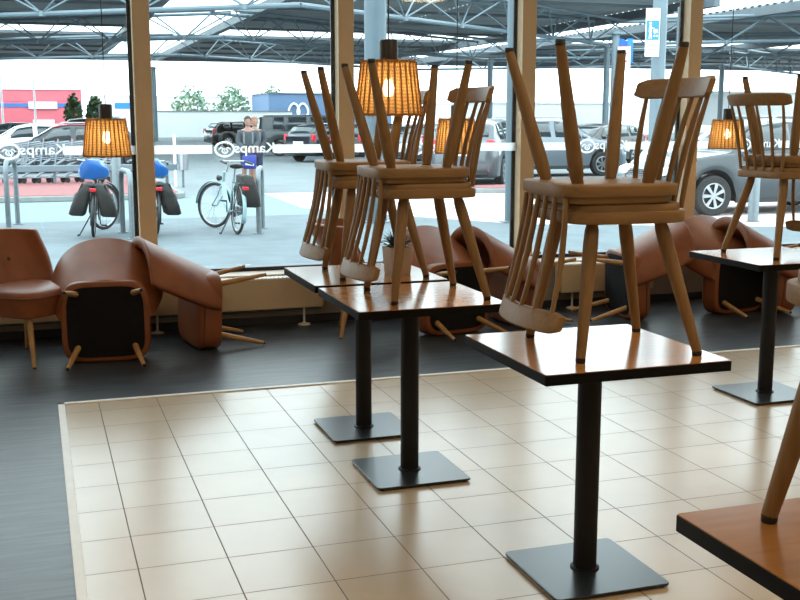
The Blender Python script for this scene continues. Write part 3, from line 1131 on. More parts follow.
bike_stand(0.99, 9.46, 0.93, 10.35, 'bike stand hoop just left of the window mullion, by the blue-covered bikes')
bike_stand(2.79, 9.60, 3.0, 10.4, 'bike stand hoop beside the white bike with the black pannier')
bike_stand(-0.66, 11.33, -0.54, 12.2, 'bike stand hoop at the left edge of the photo', 1.02)

t = empty('guard_rail', (0.9, 21.0, G), label='low grey guard rail along the row of shopping trolleys', cat='rail')
MB().box((0, 0, 0.48), (4.3, 0.07, 0.16)).build('rail', M['steel_paint'], t, bevel=0.02)
for x in (-2.0, -0.7, 0.6, 1.9):
    MB().box((x, 0.05, 0.26), (0.07, 0.07, 0.5)).build('post', M['steel_dark'], t, bevel=0.005)
MB().tube([(2.1, 0.0, 0.0), (2.1, 0.0, 1.25)], 0.035, 10).build('end_post', M['sign_white'], t)
t = empty('litter_bin', (3.15, 20.6, G), label='silver cylinder litter bin at the end of the guard rail', cat='bin')
MB().lathe([(0.10, 0.42), (0.115, 0.43), (0.115, 0.80), (0.10, 0.81), (0.001, 0.812)], 22).build('drum', M['chrome'], t)
MB().tube([(0, 0.13, 0), (0, 0.13, 0.95)], 0.028, 10).build('post', M['galv'], t)
MB().box((0, 0.12, 0.62), (0.06, 0.06, 0.2)).build('bracket', M['galv'], t, bevel=0.004)


def make_trolley():
    t = empty('shopping_trolley', label='x', cat='shopping trolley', group='row of nested shopping trolleys')
    w0, w1 = 0.23, 0.27
    b = MB()
    # basket, front at -x
    def corner(u, v, s):     # u along length 0 front..1 handle, v height
        x = lerp(-0.42 + 0.06 * (1 - v), 0.40 + 0.02 * v, u)
        zb = lerp(0.62, 0.52, u)
        zt = lerp(0.86, 0.98, u)
        return Vector((x, s * lerp(w0, w1, u) * (0.9 + 0.1 * v), lerp(zb, zt, v)))
    for s in (-1, 1):
        for k in range(9):
            b.tube([corner(k / 8, 0, s), corner(k / 8, 1, s)], 0.004, 4)
        for k in range(5):
            b.tube([corner(0, k / 4, s), corner(1, k / 4, s)], 0.004 if k < 4 else 0.009, 4)
    for k in range(5):
        f = -1 + 2 * k / 4
        p = [corner(0, 1, 1), corner(0, 0, 1), corner(1, 0, 1)]
        b.tube([Vector((q.x, q.y * f, q.z)) for q in p], 0.004, 4)
    for k in range(3):
        b.tube([corner(0, k / 2, -1), corner(0, k / 2, 1)], 0.005, 4)
    b.build('basket', M['wire'], t)
    f = MB()
    for s in (-1, 1):
        f.tube([(-0.44, s * 0.20, 0.13), (0.36, s * 0.25, 0.13), (0.42, s * 0.26, 0.55), (0.50, s * 0.26, 1.02)], 0.014, 8)
        f.tube([(-0.40, s * 0.20, 0.13), (0.30, s * 0.24, 0.55)], 0.020, 8)
    f.build('chassis', M['wire'], t)
    MB().tube([(0.50, -0.27, 1.02), (0.50, 0.27, 1.02)], 0.017, 10).build('handle', M['sign_red'], t)
    for x, y in ((-0.42, 0.2), (-0.42, -0.2), (0.34, 0.25), (0.34, -0.25)):
        MB().lathe([(0.012, -0.015), (0.062, -0.015), (0.062, 0.015), (0.012, 0.015)], 14, (x, y, 0.062), axis='y').build('wheel', M['tyre'], t)
    return t


TR = make_trolley()
ORD = ['shopping trolley at the right end of the nested row behind the guard rail'] + ['%s shopping trolley from the right in the nested row behind the guard rail' % w for w in ('second', 'third', 'fourth', 'fifth', 'sixth')] + ['shopping trolley at the left end of the nested row behind the guard rail']
for k in range(7):
    loc = (1.15 - 0.33 * k, 21.75 - 0.02 * k, G + 0.122)
    if k == 0:
        TR.location = loc
        TR['label'] = ORD[0]
    else:
        dup(TR, loc, (0, 0, 0), ORD[k])


# ------------------------------------------------------------------ bicycles
def make_bike(loc, heading, steer, lab, frame_m, cover, panniers, lean=0.06, step=False):
    """heading: direction of travel, 0 = +y; local +x is forward."""
    t = empty('bicycle', loc, (lean, 0, heading + PI / 2), lab, 'bicycle', 'parked bicycles')
    R = 0.345
    wb = 1.08
    rear = Vector((-0.50, 0, R))
    front = Vector((wb - 0.50, 0, R))

    def wheel(c, rot, nm):
        Rm = Matrix.Translation(c) @ Matrix.Rotation(rot, 4, 'Z')
        tw = MB()
        prof = [(R - 0.045 + 0.022 + 0.0225 * math.cos(a), 0.0215 * math.sin(a)) for a in [2 * PI * k / 10 for k in range(10)]]
        rings = []
        for j in range(40):
            a = 2 * PI * j / 40
            rings.append([((r) * math.cos(a), y, r * math.sin(a)) for r, y in prof])
        tw.loft(rings, cap=False, loop=True)
        w = tw.xf(Rm).build(nm, M['tyre'], t)
        rm = MB().tube([((R - 0.05) * math.cos(2 * PI * j / 40), 0, (R - 0.05) * math.sin(2 * PI * j / 40)) for j in range(40)], 0.011, 6, closed=True)
        rm.xf(Rm).build('rim', M['chrome'], w)
        sp = MB()
        for j in range(18):
            a = 2 * PI * j / 18
            s = 0.028 if j % 2 else -0.028
            sp.tube([(0.02 * math.cos(a + 0.7), s, 0.02 * math.sin(a + 0.7)), ((R - 0.055) * math.cos(a), 0, (R - 0.055) * math.sin(a))], 0.0022, 4)
        sp.lathe([(0.02, -0.045), (0.02, 0.045)], 10, axis='y')
        sp.xf(Rm).build('spokes', M['chrome'], w)
        fd = MB()
        rows = []
        for k in range(13):
            a = math.radians(lerp(-25, 150, k / 12)) if nm == 'rear_wheel' else math.radians(lerp(35, 205, k / 12))
            a = PI - a if nm == 'rear_wheel' else PI - (a - math.radians(35)) - math.radians(10)
            rr = R + 0.022
            rows.append([(rr * math.cos(a), -0.028, rr * math.sin(a)), ((rr + 0.012) * math.cos(a), 0, (rr + 0.012) * math.sin(a)), (rr * math.cos(a), 0.028, rr * math.sin(a))])
        fd.grid(rows)
        fd.xf(Rm).build('mudguard', M['bike_black'] if frame_m != 'bike_white' else M['bike_white'], t, solid=0.003)
        return Rm

    fm = M[frame_m]
    head_t = Vector((0.36, 0, 0.86))
    head_b = Vector((0.42, 0, 0.66))
    seat_t = Vector((-0.22, 0, 0.80))
    bb = Vector((-0.06, 0, 0.29))
    wheel(rear, 0, 'rear_wheel')
    # steering turns front wheel, fork and bars about the head tube foot
    S = Matrix.Translation(head_b) @ Matrix.Rotation(steer, 4, 'Z') @ Matrix.Translation(-head_b)
    fc = S @ front
    wheel(fc, steer, 'front_wheel')
    f = MB()
    big = 0.030 if step else 0.018
    if step:
        f.tube([head_b + Vector((0, 0, 0.05)), (0.22, 0, 0.42), bb + Vector((0.05, 0, 0.03)), bb], [0.03, 0.045, 0.045, 0.03], 10)
    else:
        f.tube([head_b, bb], big, 10)
        f.tube([head_t, lerp(bb, seat_t, 0.55)], 0.017, 10)
    f.tube([bb, seat_t], 0.018, 10)
    f.tube([head_b, head_t], 0.022, 10)
    for s in (-1, 1):
        f.tube([bb + Vector((0, 0.03 * s, 0)), rear + Vector((0, 0.06 * s, 0))], 0.010, 8)
        f.tube([lerp(bb, seat_t, 0.85), rear + Vector((0, 0.06 * s, 0))], 0.009, 8)
    f.build('frame', fm, t)
    k = MB()
    for s in (-1, 1):
        k.tube([head_b + Vector((0.0, 0.055 * s, -0.02)), head_b + Vector((0.06, 0.06 * s, -0.18)), Vector((front.x, 0.06 * s, front.z))], [0.014, 0.013, 0.009], 8)
    k.tube([head_b + Vector((0, -0.06, -0.015)), head_b + Vector((0, 0.06, -0.015))], 0.014, 8)
    k.xf(S).build('fork', fm, t)
    h = MB()
    h.tube([head_t, head_t + Vector((-0.05, 0, 0.16))], 0.014, 8)
    h.tube([(head_t.x - 0.24, -0.29, 1.00), (head_t.x - 0.10, -0.25, 1.03), (head_t.x - 0.03, -0.1, 1.02), (head_t.x - 0.03, 0.1, 1.02), (head_t.x - 0.10, 0.25, 1.03), (head_t.x - 0.24, 0.29, 1.00)], 0.012, 8)
    h.xf(S).build('handlebar', M['chrome'], t)
    g = MB()
    for s in (-1, 1):
        g.tube([(head_t.x - 0.12, 0.258 * s, 1.026), (head_t.x - 0.26, 0.292 * s, 0.995)], 0.018, 8)
    g.xf(S).build('grip', M['saddle'], t)
    l = MB().lathe([(0.03, 0), (0.045, 0.04), (0.045, 0.05)], 14, (head_b.x + 0.05, 0, 0.76), axis='x')
    l.xf(S).build('front_lamp', M['saddle'], t)
    p = MB().tube([seat_t, seat_t + Vector((-0.04, 0, 0.15))], 0.013, 8)
    p.build('seat_post', M['chrome'], t)
    sd = MB()
    rings = []
    for q, w, z, th in ((0, 0.02, 0.97, 0.02), (0.12, 0.03, 0.985, 0.035), (0.45, 0.05, 0.99, 0.05), (0.75, 0.10, 1.0, 0.07), (0.95, 0.11, 1.005, 0.065), (1.0, 0.08, 1.0, 0.03)):
        x = -0.10 - 0.27 * q
        rings.append([(x, w * math.cos(a), z - th / 2 + th / 2 * math.sin(a)) for a in [2 * PI * j / 12 for j in range(12)]])
    sd.loft(rings).build('saddle', M['saddle'], t, smooth=60)
    rk = MB()
    for s in (-1, 1):
        rk.tube([(-0.30, 0.05 * s, 0.74), (-0.80, 0.065 * s, 0.74)], 0.007, 6)
        rk.tube([(-0.52, 0.06 * s, 0.74), (rear.x, 0.065 * s, R)], 0.006, 6)
        rk.tube([(-0.74, 0.06 * s, 0.74), (rear.x, 0.065 * s, R)], 0.006, 6)
    for x in (-0.4, -0.55, -0.7, -0.8):
        rk.tube([(x, -0.06, 0.74), (x, 0.06, 0.74)], 0.006, 6)
    rk.build('rack', M['bike_black'], t)
    MB().box((-0.86, 0, 0.68), (0.03, 0.085, 0.05)).build('tail_lamp', M['tail'], t, bevel=0.008)
    c = MB()
    c.lathe([(0.09, -0.003), (0.09, 0.003)], 24, (bb.x, -0.045, bb.z), axis='y')
    c.tube([bb + Vector((0, -0.05, 0)), bb + Vector((0.05, -0.07, -0.16))], 0.009, 6)
    c.tube([bb + Vector((0, 0.05, 0)), bb + Vector((-0.05, 0.07, 0.16))], 0.009, 6)
    c.box(bb + Vector((0.05, -0.12, -0.165)), (0.09, 0.085, 0.022))
    c.box(bb + Vector((-0.05, 0.12, 0.165)), (0.09, 0.085, 0.022))
    c.build('crank', M['bike_black'], t)
    cc = MB()
    cc.prism([(rear.x - 0.04, rear.z - 0.05), (bb.x + 0.09, bb.z - 0.09), (bb.x + 0.10, bb.z + 0.09), (rear.x - 0.04, rear.z + 0.05)], -0.008, 0.008)
    cc.xf(Matrix.Translation((0, -0.06, 0)) @ Matrix.Rotation(PI / 2, 4, 'X'))
    cc.build('chain_case', M['bike_black'], t, bevel=0.004)
    ks = MB()
    ks.tube([(-0.30, 0.05, 0.30), (-0.36, 0.20, 0.015 - 0.20 * lean)], 0.010, 6)
    ks.tube([(-0.36, 0.19, 0.02 - 0.2 * lean), (-0.36, 0.23, 0.012 - 0.2 * lean)], 0.014, 6)
    ks.build('kickstand', M['bike_black'], t)
    for s in panniers:
        up, big = (0.10, 1.0) if step else (0.0, 1.0)
        rings = []
        for z, d, hx, out in ((0.765, 0.02, 0.16, 0.06), (0.745, 0.06, 0.19, 0.075), (0.62, 0.085, 0.21, 0.135), (0.46, 0.105, 0.205, 0.185), (0.33, 0.11, 0.19, 0.215), (0.31, 0.08, 0.17, 0.21)):
            rings.append([(-0.60 + x, s * (out * 0.6 if step else out) + y * (1.25 if step else 1.0), z * big + up - (big - 1) * 0.6) for x, y in rrect(hx * big, d, min(d, hx) * 0.45, 3)])
        pn = MB().loft(rings).build('pannier', M['pannier'], t, smooth=60)
        fl = MB().box((-0.60, s * (0.155 if step else 0.19), 0.665 + up), (0.36, 0.012, 0.19), (s * 0.42, 0, 0))
        fl.build('flap', M['pannier'], pn, bevel=0.004)
        for bx in (-0.70, -0.50):
            MB().box((bx, s * (0.195 if step else 0.255), 0.57 + up), (0.02, 0.012, 0.10), (s * 0.3, 0, 0)).build('buckle', M['strap'], pn, bevel=0.002)
    if cover:
        rings = []
        for q, w, zz, th in ((0.0, 0.04, 1.03, 0.04), (0.08, 0.13, 1.02, 0.14), (0.35, 0.18, 1.015, 0.22), (0.7, 0.21, 1.0, 0.29), (0.95, 0.20, 0.985, 0.27), (1.0, 0.08, 1.0, 0.08)):
            x = -0.02 - 0.40 * q
            ring = []
            for j in range(16):
                a = 2 * PI * j / 16
                k2 = 1 + 0.13 * math.sin(3 * a + 5 * q) + 0.05 * math.sin(7 * a)
                ring.append((x, 0.03 + w * math.cos(a) * k2, zz - th * 0.25 + th / 2 * math.sin(a) * k2 + 0.02 * math.sin(5 * q + 2 * a)))
            rings.append(ring)
        MB().loft(rings).build('saddle_cover', M['blue_sheet'], t, smooth=50)
    return t


make_bike((0.545, 10.42, G), -0.11, -0.62, 'bicycle with blue saddle cover and two open panniers, left of the window mullion', 'bike_black', True, (-1, 1))
make_bike((1.34, 10.35, G), 0.02, -0.15, 'bicycle with blue saddle cover partly hidden behind the left window mullion', 'bike_black', True, (-1, 1), lean=0.03)
make_bike((2.43, 10.10, G), 0.08, 0.58, 'pale blue bicycle with one black pannier beside a bike stand', 'bike_white', False, (-1,), step=True)
make_bike((-1.10, 11.3, G), 0.05, 0.2, 'bicycle cut off by the left edge of the photo', 'bike_black', False, (1,))


# ------------------------------------------------------------------ people
def person(loc, rz, lab, top_m, hat, bag, h=1.0):
    t = empty('person', loc, (0, 0, rz), lab, 'person')
    t.scale = (h, h, h)
    # body: one skinned figure facing -y
    V = [((0, 0, 0.93), 0.145), ((0, 0, 1.10), 0.145), ((0, -0.01, 1.28), 0.165), ((0, 0.0, 1.42), 0.10), ((0, -0.01, 1.50), 0.058), ((0, -0.02, 1.56), 0.06),
         ((0.17, 0, 1.40), 0.068), ((0.235, -0.03, 1.16), 0.050), ((0.10, -0.20, 1.02), 0.038), ((0.04, -0.24, 0.99), 0.035),
         ((-0.17, 0, 1.40), 0.068), ((-0.235, -0.03, 1.16), 0.050), ((-0.10, -0.20, 1.02), 0.038), ((-0.04, -0.24, 0.99), 0.035),
         ((0.09, 0, 0.86), 0.095), ((0.105, -0.01, 0.50), 0.062), ((0.11, 0.01, 0.28), 0.055), ((0.11, 0.02, 0.08), 0.040), ((0.12, -0.13, 0.035), 0.035),
         ((-0.09, 0, 0.86), 0.095), ((-0.105, -0.01, 0.50), 0.062), ((-0.11, 0.01, 0.28), 0.055), ((-0.11, 0.02, 0.08), 0.040), ((-0.12, -0.13, 0.035), 0.035)]
    Eg = [(0, 1), (1, 2), (2, 3), (3, 4), (4, 5), (3, 6), (6, 7), (7, 8), (8, 9), (3, 10), (10, 11), (11, 12), (12, 13), (0, 14), (14, 15), (15, 16), (16, 17), (17, 18), (0, 19), (19, 20), (20, 21), (21, 22), (22, 23)]

    def skin(name, idx, m, inflate=0.0, trim=None):
        mp = {i: k for k, i in enumerate(idx)}
        me = bpy.data.meshes.new(name)
        vs = [Vector(V[i][0]) for i in idx]
        if trim:
            for i, q in trim.items():
                vs[mp[i]] = Vector(q)
        me.from_pydata(vs, [(mp[a], mp[c]) for a, c in Eg if a in mp and c in mp], [])
        me.materials.append(m)
        o = bpy.data.objects.new(name, me)
        COL.objects.link(o)
        o.parent = t
        md = o.modifiers.new('skin', 'SKIN')
        md.use_smooth_shade = True
        for i in idx:
            sv = me.skin_vertices[0].data[mp[i]]
            r = V[i][1] + inflate
            sv.radius = (r, r * (0.72 if i < 3 else 1.0))
        me.skin_vertices[0].data[0].use_root = True
        sb = o.modifiers.new('sub', 'SUBSURF')
        sb.levels = sb.render_levels = 2
        return o
    skin('body', list(range(24)), M['skin'])
    skin('sweater', [1, 2, 3, 6, 7, 8, 10, 11, 12], top_m, 0.026, trim={1: (0, 0, 0.96), 3: (0, 0, 1.455)})
    skin('shorts', [0, 14, 15, 19, 20], M['navy_short'], 0.022, trim={15: (0.105, -0.01, 0.54), 20: (-0.105, -0.01, 0.54)})
    # head with face
    hd = MB()
    rings = []
    for z, rx, ry, oy in ((1.535, 0.03, 0.03, -0.03), (1.55, 0.052, 0.058, -0.03), (1.58, 0.064, 0.078, -0.02), (1.62, 0.073, 0.09, -0.012), (1.66, 0.077, 0.096, -0.006), (1.70, 0.076, 0.097, 0), (1.735, 0.064, 0.083, 0.002), (1.757, 0.038, 0.05, 0.003), (1.765, 0.008, 0.01, 0.003)):
        rings.append([(rx * math.cos(2 * PI * j / 16), oy + ry * math.sin(2 * PI * j / 16), z) for j in range(16)])
    hd.loft(rings)
    hd.ball((0, -0.105, 1.63), (0.013, 0.02, 0.022), 8, 6)
    for s in (-1, 1):
        hd.ball((s * 0.079, 0.0, 1.64), (0.011, 0.02, 0.03), 8, 6)
    head = hd.build('head', M['skin'], t, smooth=60)
    for s in (-1, 1):
        MB().ball((s * 0.030, -0.088, 1.66), (0.011, 0.008, 0.007), 8, 6).build('eye', M['hair'], head)
    MB().ball((0, -0.098, 1.588), (0.024, 0.008, 0.006), 8, 6).build('mouth', mat('lip', (0.45, 0.16, 0.14), 0.5, var=0.05), head)
    hr = MB()
    rings = []
    for z, k in ((1.64, 1.05), (1.68, 1.08), (1.72, 1.08), (1.755, 0.98), (1.775, 0.6), (1.782, 0.1)):
        rx, ry = 0.078 * k, 0.098 * k
        if z > 1.75:
            rx, ry = rx * 0.8, ry * 0.85
        rings.append([(rx * math.cos(2 * PI * j / 16), 0.010 + max(ry * math.sin(2 * PI * j / 16), -0.078 if z < 1.72 else -1), z) for j in range(16)])
    hr.loft(rings).build('hair', hat, head, smooth=60)
    for s in (-1, 1):
        MB().loft([[(s * 0.12 + x, -0.02 + y, z) for x, y in rrect(0.052, 0.125, 0.04, 3)] for z in (0.0, 0.03)] + [[(s * 0.12 + x, 0.0 + y, 0.075) for x, y in rrect(0.042, 0.075, 0.03, 3)]]).build('shoe', M['shoe'], t, smooth=60)
        hand = MB().ball((s * 0.035, -0.255, 0.965), (0.026, 0.026, 0.038), 10, 7)
        for k in range(4):
            x = s * 0.035 + (k - 1.5) * 0.013
            hand.tube([(x, -0.265, 0.95), (x, -0.282, 0.925), (x - s * 0.003, -0.268, 0.902 + 0.004 * abs(k - 1.5))], [0.009, 0.008, 0.007], 6)
        hand.tube([(s * 0.06, -0.262, 0.965), (s * 0.068, -0.28, 0.945), (s * 0.055, -0.288, 0.925)], [0.010, 0.009, 0.007], 6)
        hand.build('hand', M['skin'], t)
        MB().box((s * 0.10, -0.128, 1.27), (0.04, 0.012, 0.28), (0.12, 0, 0)).build('backpack_strap', M['strap'], t, bevel=0.004)
    if bag:
        bg = empty('carrier_bag', (loc[0], loc[1], loc[2]), (0, 0, rz), 'blue plastic carrier bag with white print held by the person with the grey sweater', 'bag')
        bg.scale = (h, h, h)
        rings = []
        for z, hx, hy in ((0.56, 0.13, 0.03), (0.58, 0.155, 0.055), (0.70, 0.165, 0.065), (0.84, 0.16, 0.045), (0.885, 0.15, 0.02)):
            rings.append([(x, -0.32 + y, z) for x, y in rrect(hx, hy, hy * 0.7, 3)])
        sk = MB().loft(rings).build('sack', M['blue_bag'], bg, smooth=60)
        MB().box((0.0, -0.389, 0.67), (0.20, 0.004, 0.05), (0, 0.1, 0)).build('print', M['bag_white'], sk, smooth=0)
        for s in (-1, 1):
            MB().tube([(s * 0.09, -0.32, 0.88), (s * 0.05, -0.30, 0.935), (s * 0.0, -0.285, 0.925)], 0.008, 6).build('handle', M['blue_bag'], bg)
    return t


person((4.33, 18.5, G), -0.12, 'person in grey sweater and dark shorts carrying a blue bag', M['grey_knit'], M['hair'], True, 0.955)
person((4.62, 19.2, G), 0.0, 'second person in dark jacket standing just behind the one with the blue bag', M['dark_knit'], mat('red_brown_hair', (0.22, 0.09, 0.05), 0.7, var=0.3, vscale=60), False, 0.95)


# ------------------------------------------------------------------ cars
CP = {}


def paint(name, col, metal=0.35):
    if name not in CP:
        k = 1.0 if name == 'white' else 0.5
        CP[name] = mat('paint_' + name, tuple(c * k for c in col), 0.28, metal=metal, var=0.03, vscale=2, coat=0.6)
    return CP[name]


PROF = {
    'hatch': dict(zs=[(0, .62), (.03, .72), (.10, .80), (.25, .93), (.55, .96), (.85, 1.02), (1, .98)],
                  zr=[(0, .62), (.03, .73), (.10, .83), (.25, .97), (.42, .955), (.44, 1.42), (.60, 1.47), (.82, 1.42), (.90, 1.33), (.975, 1.03), (1, .98)], H=1.47),
    'suv': dict(zs=[(0, .75), (.03, .88), (.10, .96), (.25, 1.05), (.55, 1.08), (.88, 1.12), (1, 1.08)],
                zr=[(0, .75), (.03, .89), (.10, .99), (.25, 1.08), (.40, 1.58), (.52, 1.64), (.84, 1.60), (.91, 1.52), (.98, 1.14), (1, 1.08)], H=1.64),
    'van': dict(zs=[(0, .70), (.03, .90), (.10, 1.0), (.18, 1.1), (.55, 1.12), (.96, 1.12), (1, 1.08)],
                zr=[(0, .70), (.03, .91), (.10, 1.04), (.18, 1.16), (.32, 1.72), (.42, 1.79), (.93, 1.77), (.965, 1.70), (.985, 1.14), (1, 1.08)], H=1.79),
}
PROF['hatch']['zr'] = [(0, .62), (.03, .73), (.10, .83), (.25, .97), (.41, 1.38), (.52, 1.46), (.80, 1.43), (.90, 1.34), (.975, 1.04), (1, .98)]


def make_car(loc, heading, kind, L, W, col, lab, roof=None, rails=False, lamp_left=True):
    """heading 0 = nose to +x. Local x forward."""
    t = empty('car', loc, (0, 0, heading), lab, 'car', 'cars in the car park')
    pr = PROF[kind]
    N = 90
    xs = [L / 2 - L * i / N for i in range(N + 1)]
    Rw = 0.325 if kind != 'suv' else 0.345
    wx = (L / 2 - 0.19 * L, -L / 2 + 0.20 * L)
    Ra = Rw + 0.055

    def zb(x):
        z = 0.24 + 0.10 * max(0, abs(2 * x / L) - 0.9) / 0.1
        for c in wx:
            d = abs(x - c)
            if d < Ra:
                z = max(z, Rw + math.sqrt(Ra * Ra - d * d))
        return z

    def hw(u):
        e = abs(2 * u - 1)
        k = 1 - 0.10 * e ** 4 - (0.13 if u < 0.5 else 0.08) * max(0, (e - 0.86) / 0.14) ** 2
        return W / 2 * k
    side, belt, top = [], [], []
    rings = []
    for i, x in enumerate(xs):
        u = i / N
        z0, zs, zr = zb(x), interp(pr['zs'], u), interp(pr['zr'], u)
        w = hw(u)
        tall = max(0.0, zr - zs)
        wg = w * (0.93 - 0.17 * min(1, tall / 0.5))
        p = []
        mid = lerp(max(z0, 0.3), zs, 0.55)
        half = [(0, z0), (w * 0.90, z0), (w * 0.985, z0 + 0.05), (w, max(z0 + 0.07, mid)), (w * 0.985, zs - 0.05 if zs - 0.05 > z0 + 0.1 else z0 + 0.1), (w * 0.945, zs),
                (lerp(w * 0.92, wg, 0.5), lerp(zs + 0.006, zr - 0.05, 0.5) if tall > .12 else zs + 0.004), (wg, zr - 0.055 if tall > .12 else zs + 0.4 * tall), (wg * 0.86, zr - 0.012 if tall > .12 else zr - 0.004), (wg * 0.45, zr + 0.004), (0, zr + 0.008)]
        ring = [(x, y, z) for y, z in half] + [(x, -y, z) for y, z in reversed(half[1:-1])]
        rings.append(ring)
        side.append((x, half[5], half[7], tall, half[8]))
    # rounded closing rings
    def squash(r, k, dx):
        zc = sum(q[2] for q in r) / len(r)
        return [(q[0] + dx, q[1] * k, zc + (q[2] - zc) * k) for q in r]
    rings = [squash(rings[0], 0.86, 0.045), squash(rings[0], 0.96, 0.025)] + rings + [squash(rings[-1], 0.97, -0.02), squash(rings[-1], 0.88, -0.04)]
    MB().loft(rings).build('body', paint(*col), t, smooth=48)
    # side glazing split by pillars
    for s in (-1, 1):
        for k, (ua, ub) in enumerate(((.335, .53), (.55, .73), (.75, .86))):
            rows = [[], []]
            for i in range(N + 1):
                u = i / N
                x, bl, tp, tall, tp2 = side[i]
                if ua <= u <= ub and tall > 0.16:
                    f = min(1.0, (tall - 0.12) / 0.28)
                    for r, q in ((0, 0.10), (1, 0.10 + 0.84 * f)):
                        y = lerp(bl[0], tp[0], q)
                        z = lerp(bl[1], tp[1], q)
                        rows[r].append((x, s * (y + 0.007), z))
            if len(rows[0]) > 2:
                MB().grid(rows).build('side_window', M['carglass'], t, solid=0.006, smooth=60)
    # windscreen and rear window follow the sloping roof line
    for nm, ua, ub in (('windscreen', .26, .41 if kind != 'van' else .33), ('rear_window', .89 if kind != 'van' else .955, .97)):
        rows = []
        if kind == 'van' and nm == 'windscreen':
            ua = .20
        for q in (0.06, 0.35, 0.65, 0.92):
            u = lerp(ua, ub, q)
            x = L / 2 - L * u
            zr = interp(pr['zr'], u)
            zs = interp(pr['zs'], u)
            w = hw(u)
            tall = max(0, zr - zs)
            wg = w * (0.93 - 0.17 * min(1, tall / 0.5))
            off = 0.012
            dx = off if nm == 'windscreen' else -off
            rows.append([(x + dx, wg * f, zr + 0.014 - 0.02 * abs(f)) for f in (-0.84, -0.45, 0, 0.45, 0.84)])
        MB().grid(rows).build(nm, M['carglass'], t, solid=0.006, smooth=60)
    zs0, zs1 = interp(pr['zs'], 0.02), interp(pr['zs'], 0.98)
    for s in (-1, 1):
        w = hw(0.03)
        MB().box((L / 2 - 0.03, s * (w - 0.20), zs0 - 0.08), (0.20, 0.34, 0.13), (0, 0.25, s * -0.35)).build('headlight', M['head'], t, bevel=0.03)
        w = hw(0.985)
        MB().box((-L / 2 + 0.045, s * (w - 0.10), zs1 - 0.07), (0.16, 0.17, 0.26), (0, 0.15, s * 0.25)).build('tail_light', M['tail'], t, bevel=0.03)
        MB().box((-L / 2 + 0.0, s * (w - 0.22), 0.42), (0.10, 0.20, 0.05)).build('reflector', M['tail'], t, bevel=0.01)
        x = L / 2 - 0.335 * L
        mr = MB().ball((x, s * (W / 2 + 0.06), interp(pr['zs'], .33) + 0.07), (0.07, 0.10, 0.07), 10, 7)
        mr.build('mirror', paint(*col), t)
    MB().box((L / 2 + 0.03, 0, zs0 - 0.12), (0.04, W * 0.50, 0.11)).build('grille', M['arch'], t, bevel=0.012)
    g = MB()
    for k in range(3):
        g.box((L / 2 + 0.052, 0, zs0 - 0.155 + 0.035 * k), (0.01, W * 0.48, 0.012))
    g.build('grille_bar', M['chrome'], t)
    MB().box((L / 2 + 0.02, 0, 0.38), (0.08, W * 0.66, 0.14)).build('lower_grille', M['arch'], t, bevel=0.02)
    MB().box((-L / 2 - 0.02, 0, 0.38), (0.08, W * 0.72, 0.13)).build('bumper_insert', M['arch'], t, bevel=0.02)
    MB().box((-L / 2 - 0.045, 0, zs1 - 0.26), (0.02, 0.50, 0.115)).build('number_plate', M['plate'], t, bevel=0.004)
    MB().box((L / 2 + 0.058, 0, 0.40), (0.02, 0.50, 0.115)).build('number_plate', M['plate'], t, bevel=0.004)
    b = MB()
    for s in (-1, 1):
        b.box((0, s * (W / 2 - 0.035), 0.27), (wx[0] - wx[1] - 2 * Ra, 0.05, 0.10))
    b.build('sill_trim', M['arch'], t, bevel=0.01)
    d = MB()
    for s in (-1, 1):
        for u in (0.57, 0.76):
            d.box((L / 2 - L * u, s * (W / 2 + 0.004), 0.90), (0.16, 0.03, 0.025))
    d.build('door_handle', paint(*col), t, bevel=0.008)
    if roof:
        rows = []
        for i in range(N + 1):
            u = i / N
            if .40 <= u <= .86:
                x, bl, tp, tall, tp2 = side[i]
                rows.append([(x, f * tp[0] * 0.90, interp(pr['zr'], u) + 0.018 - 0.02 * abs(f)) for f in (-1, -0.5, 0, 0.5, 1)])
        MB().grid(rows).build('roof_panel', roof, t, solid=0.01, smooth=60)
    if rails:
        for s in (-1, 1):
            zt = pr['H']
            MB().tube([(L / 2 - L * .44, s * W * .36, zt - .05), (L / 2 - L * .48, s * W * .36, zt + .045), (L / 2 - L * .80, s * W * .36, zt + .03), (L / 2 - L * .84, s * W * .36, zt - .06)], 0.016, 8).build('roof_rail', M['chrome'], t)
    for c in wx:
        for s in (-1, 1):
            yo = s * (W / 2 - 0.115)
            w = MB().lathe([(0.215, -0.06), (0.225, -0.10), (Rw - 0.03, -0.105), (Rw, -0.075), (Rw, 0.075), (Rw - 0.03, 0.105), (0.225, 0.10), (0.215, 0.06)], 30, (c, yo, Rw), axis='y').build('wheel', M['tyre'], t)
            r = MB()
            oy = yo + s * 0.085
            for k in range(7):
                a = 2 * PI * k / 7
                ca, sa = math.cos(a), math.sin(a)
                q = []
                for rad, wd in ((0.05, 0.020), (0.205, 0.032)):
                    for e in (-1, 1):
                        q.append((c + rad * ca - e * wd * sa, oy, Rw + rad * sa + e * wd * ca))
                q2 = [(x, y + s * 0.012, z) for x, y, z in q]
                r.add(q + q2, [(4, 5, 7, 6), (0, 2, 3, 1), (0, 4, 6, 2), (1, 3, 7, 5), (2, 6, 7, 3), (0, 1, 5, 4)])
            r.lathe([(0.055, -0.01), (0.055, 0.022)], 14, (c, oy, Rw), axis='y')
            r.tube([(c + 0.213 * math.cos(2 * PI * j / 28), oy, Rw + 0.213 * math.sin(2 * PI * j / 28)) for j in range(28)], 0.016, 6, closed=True)
            r.build('rim', M['chrome'], w)
    return t


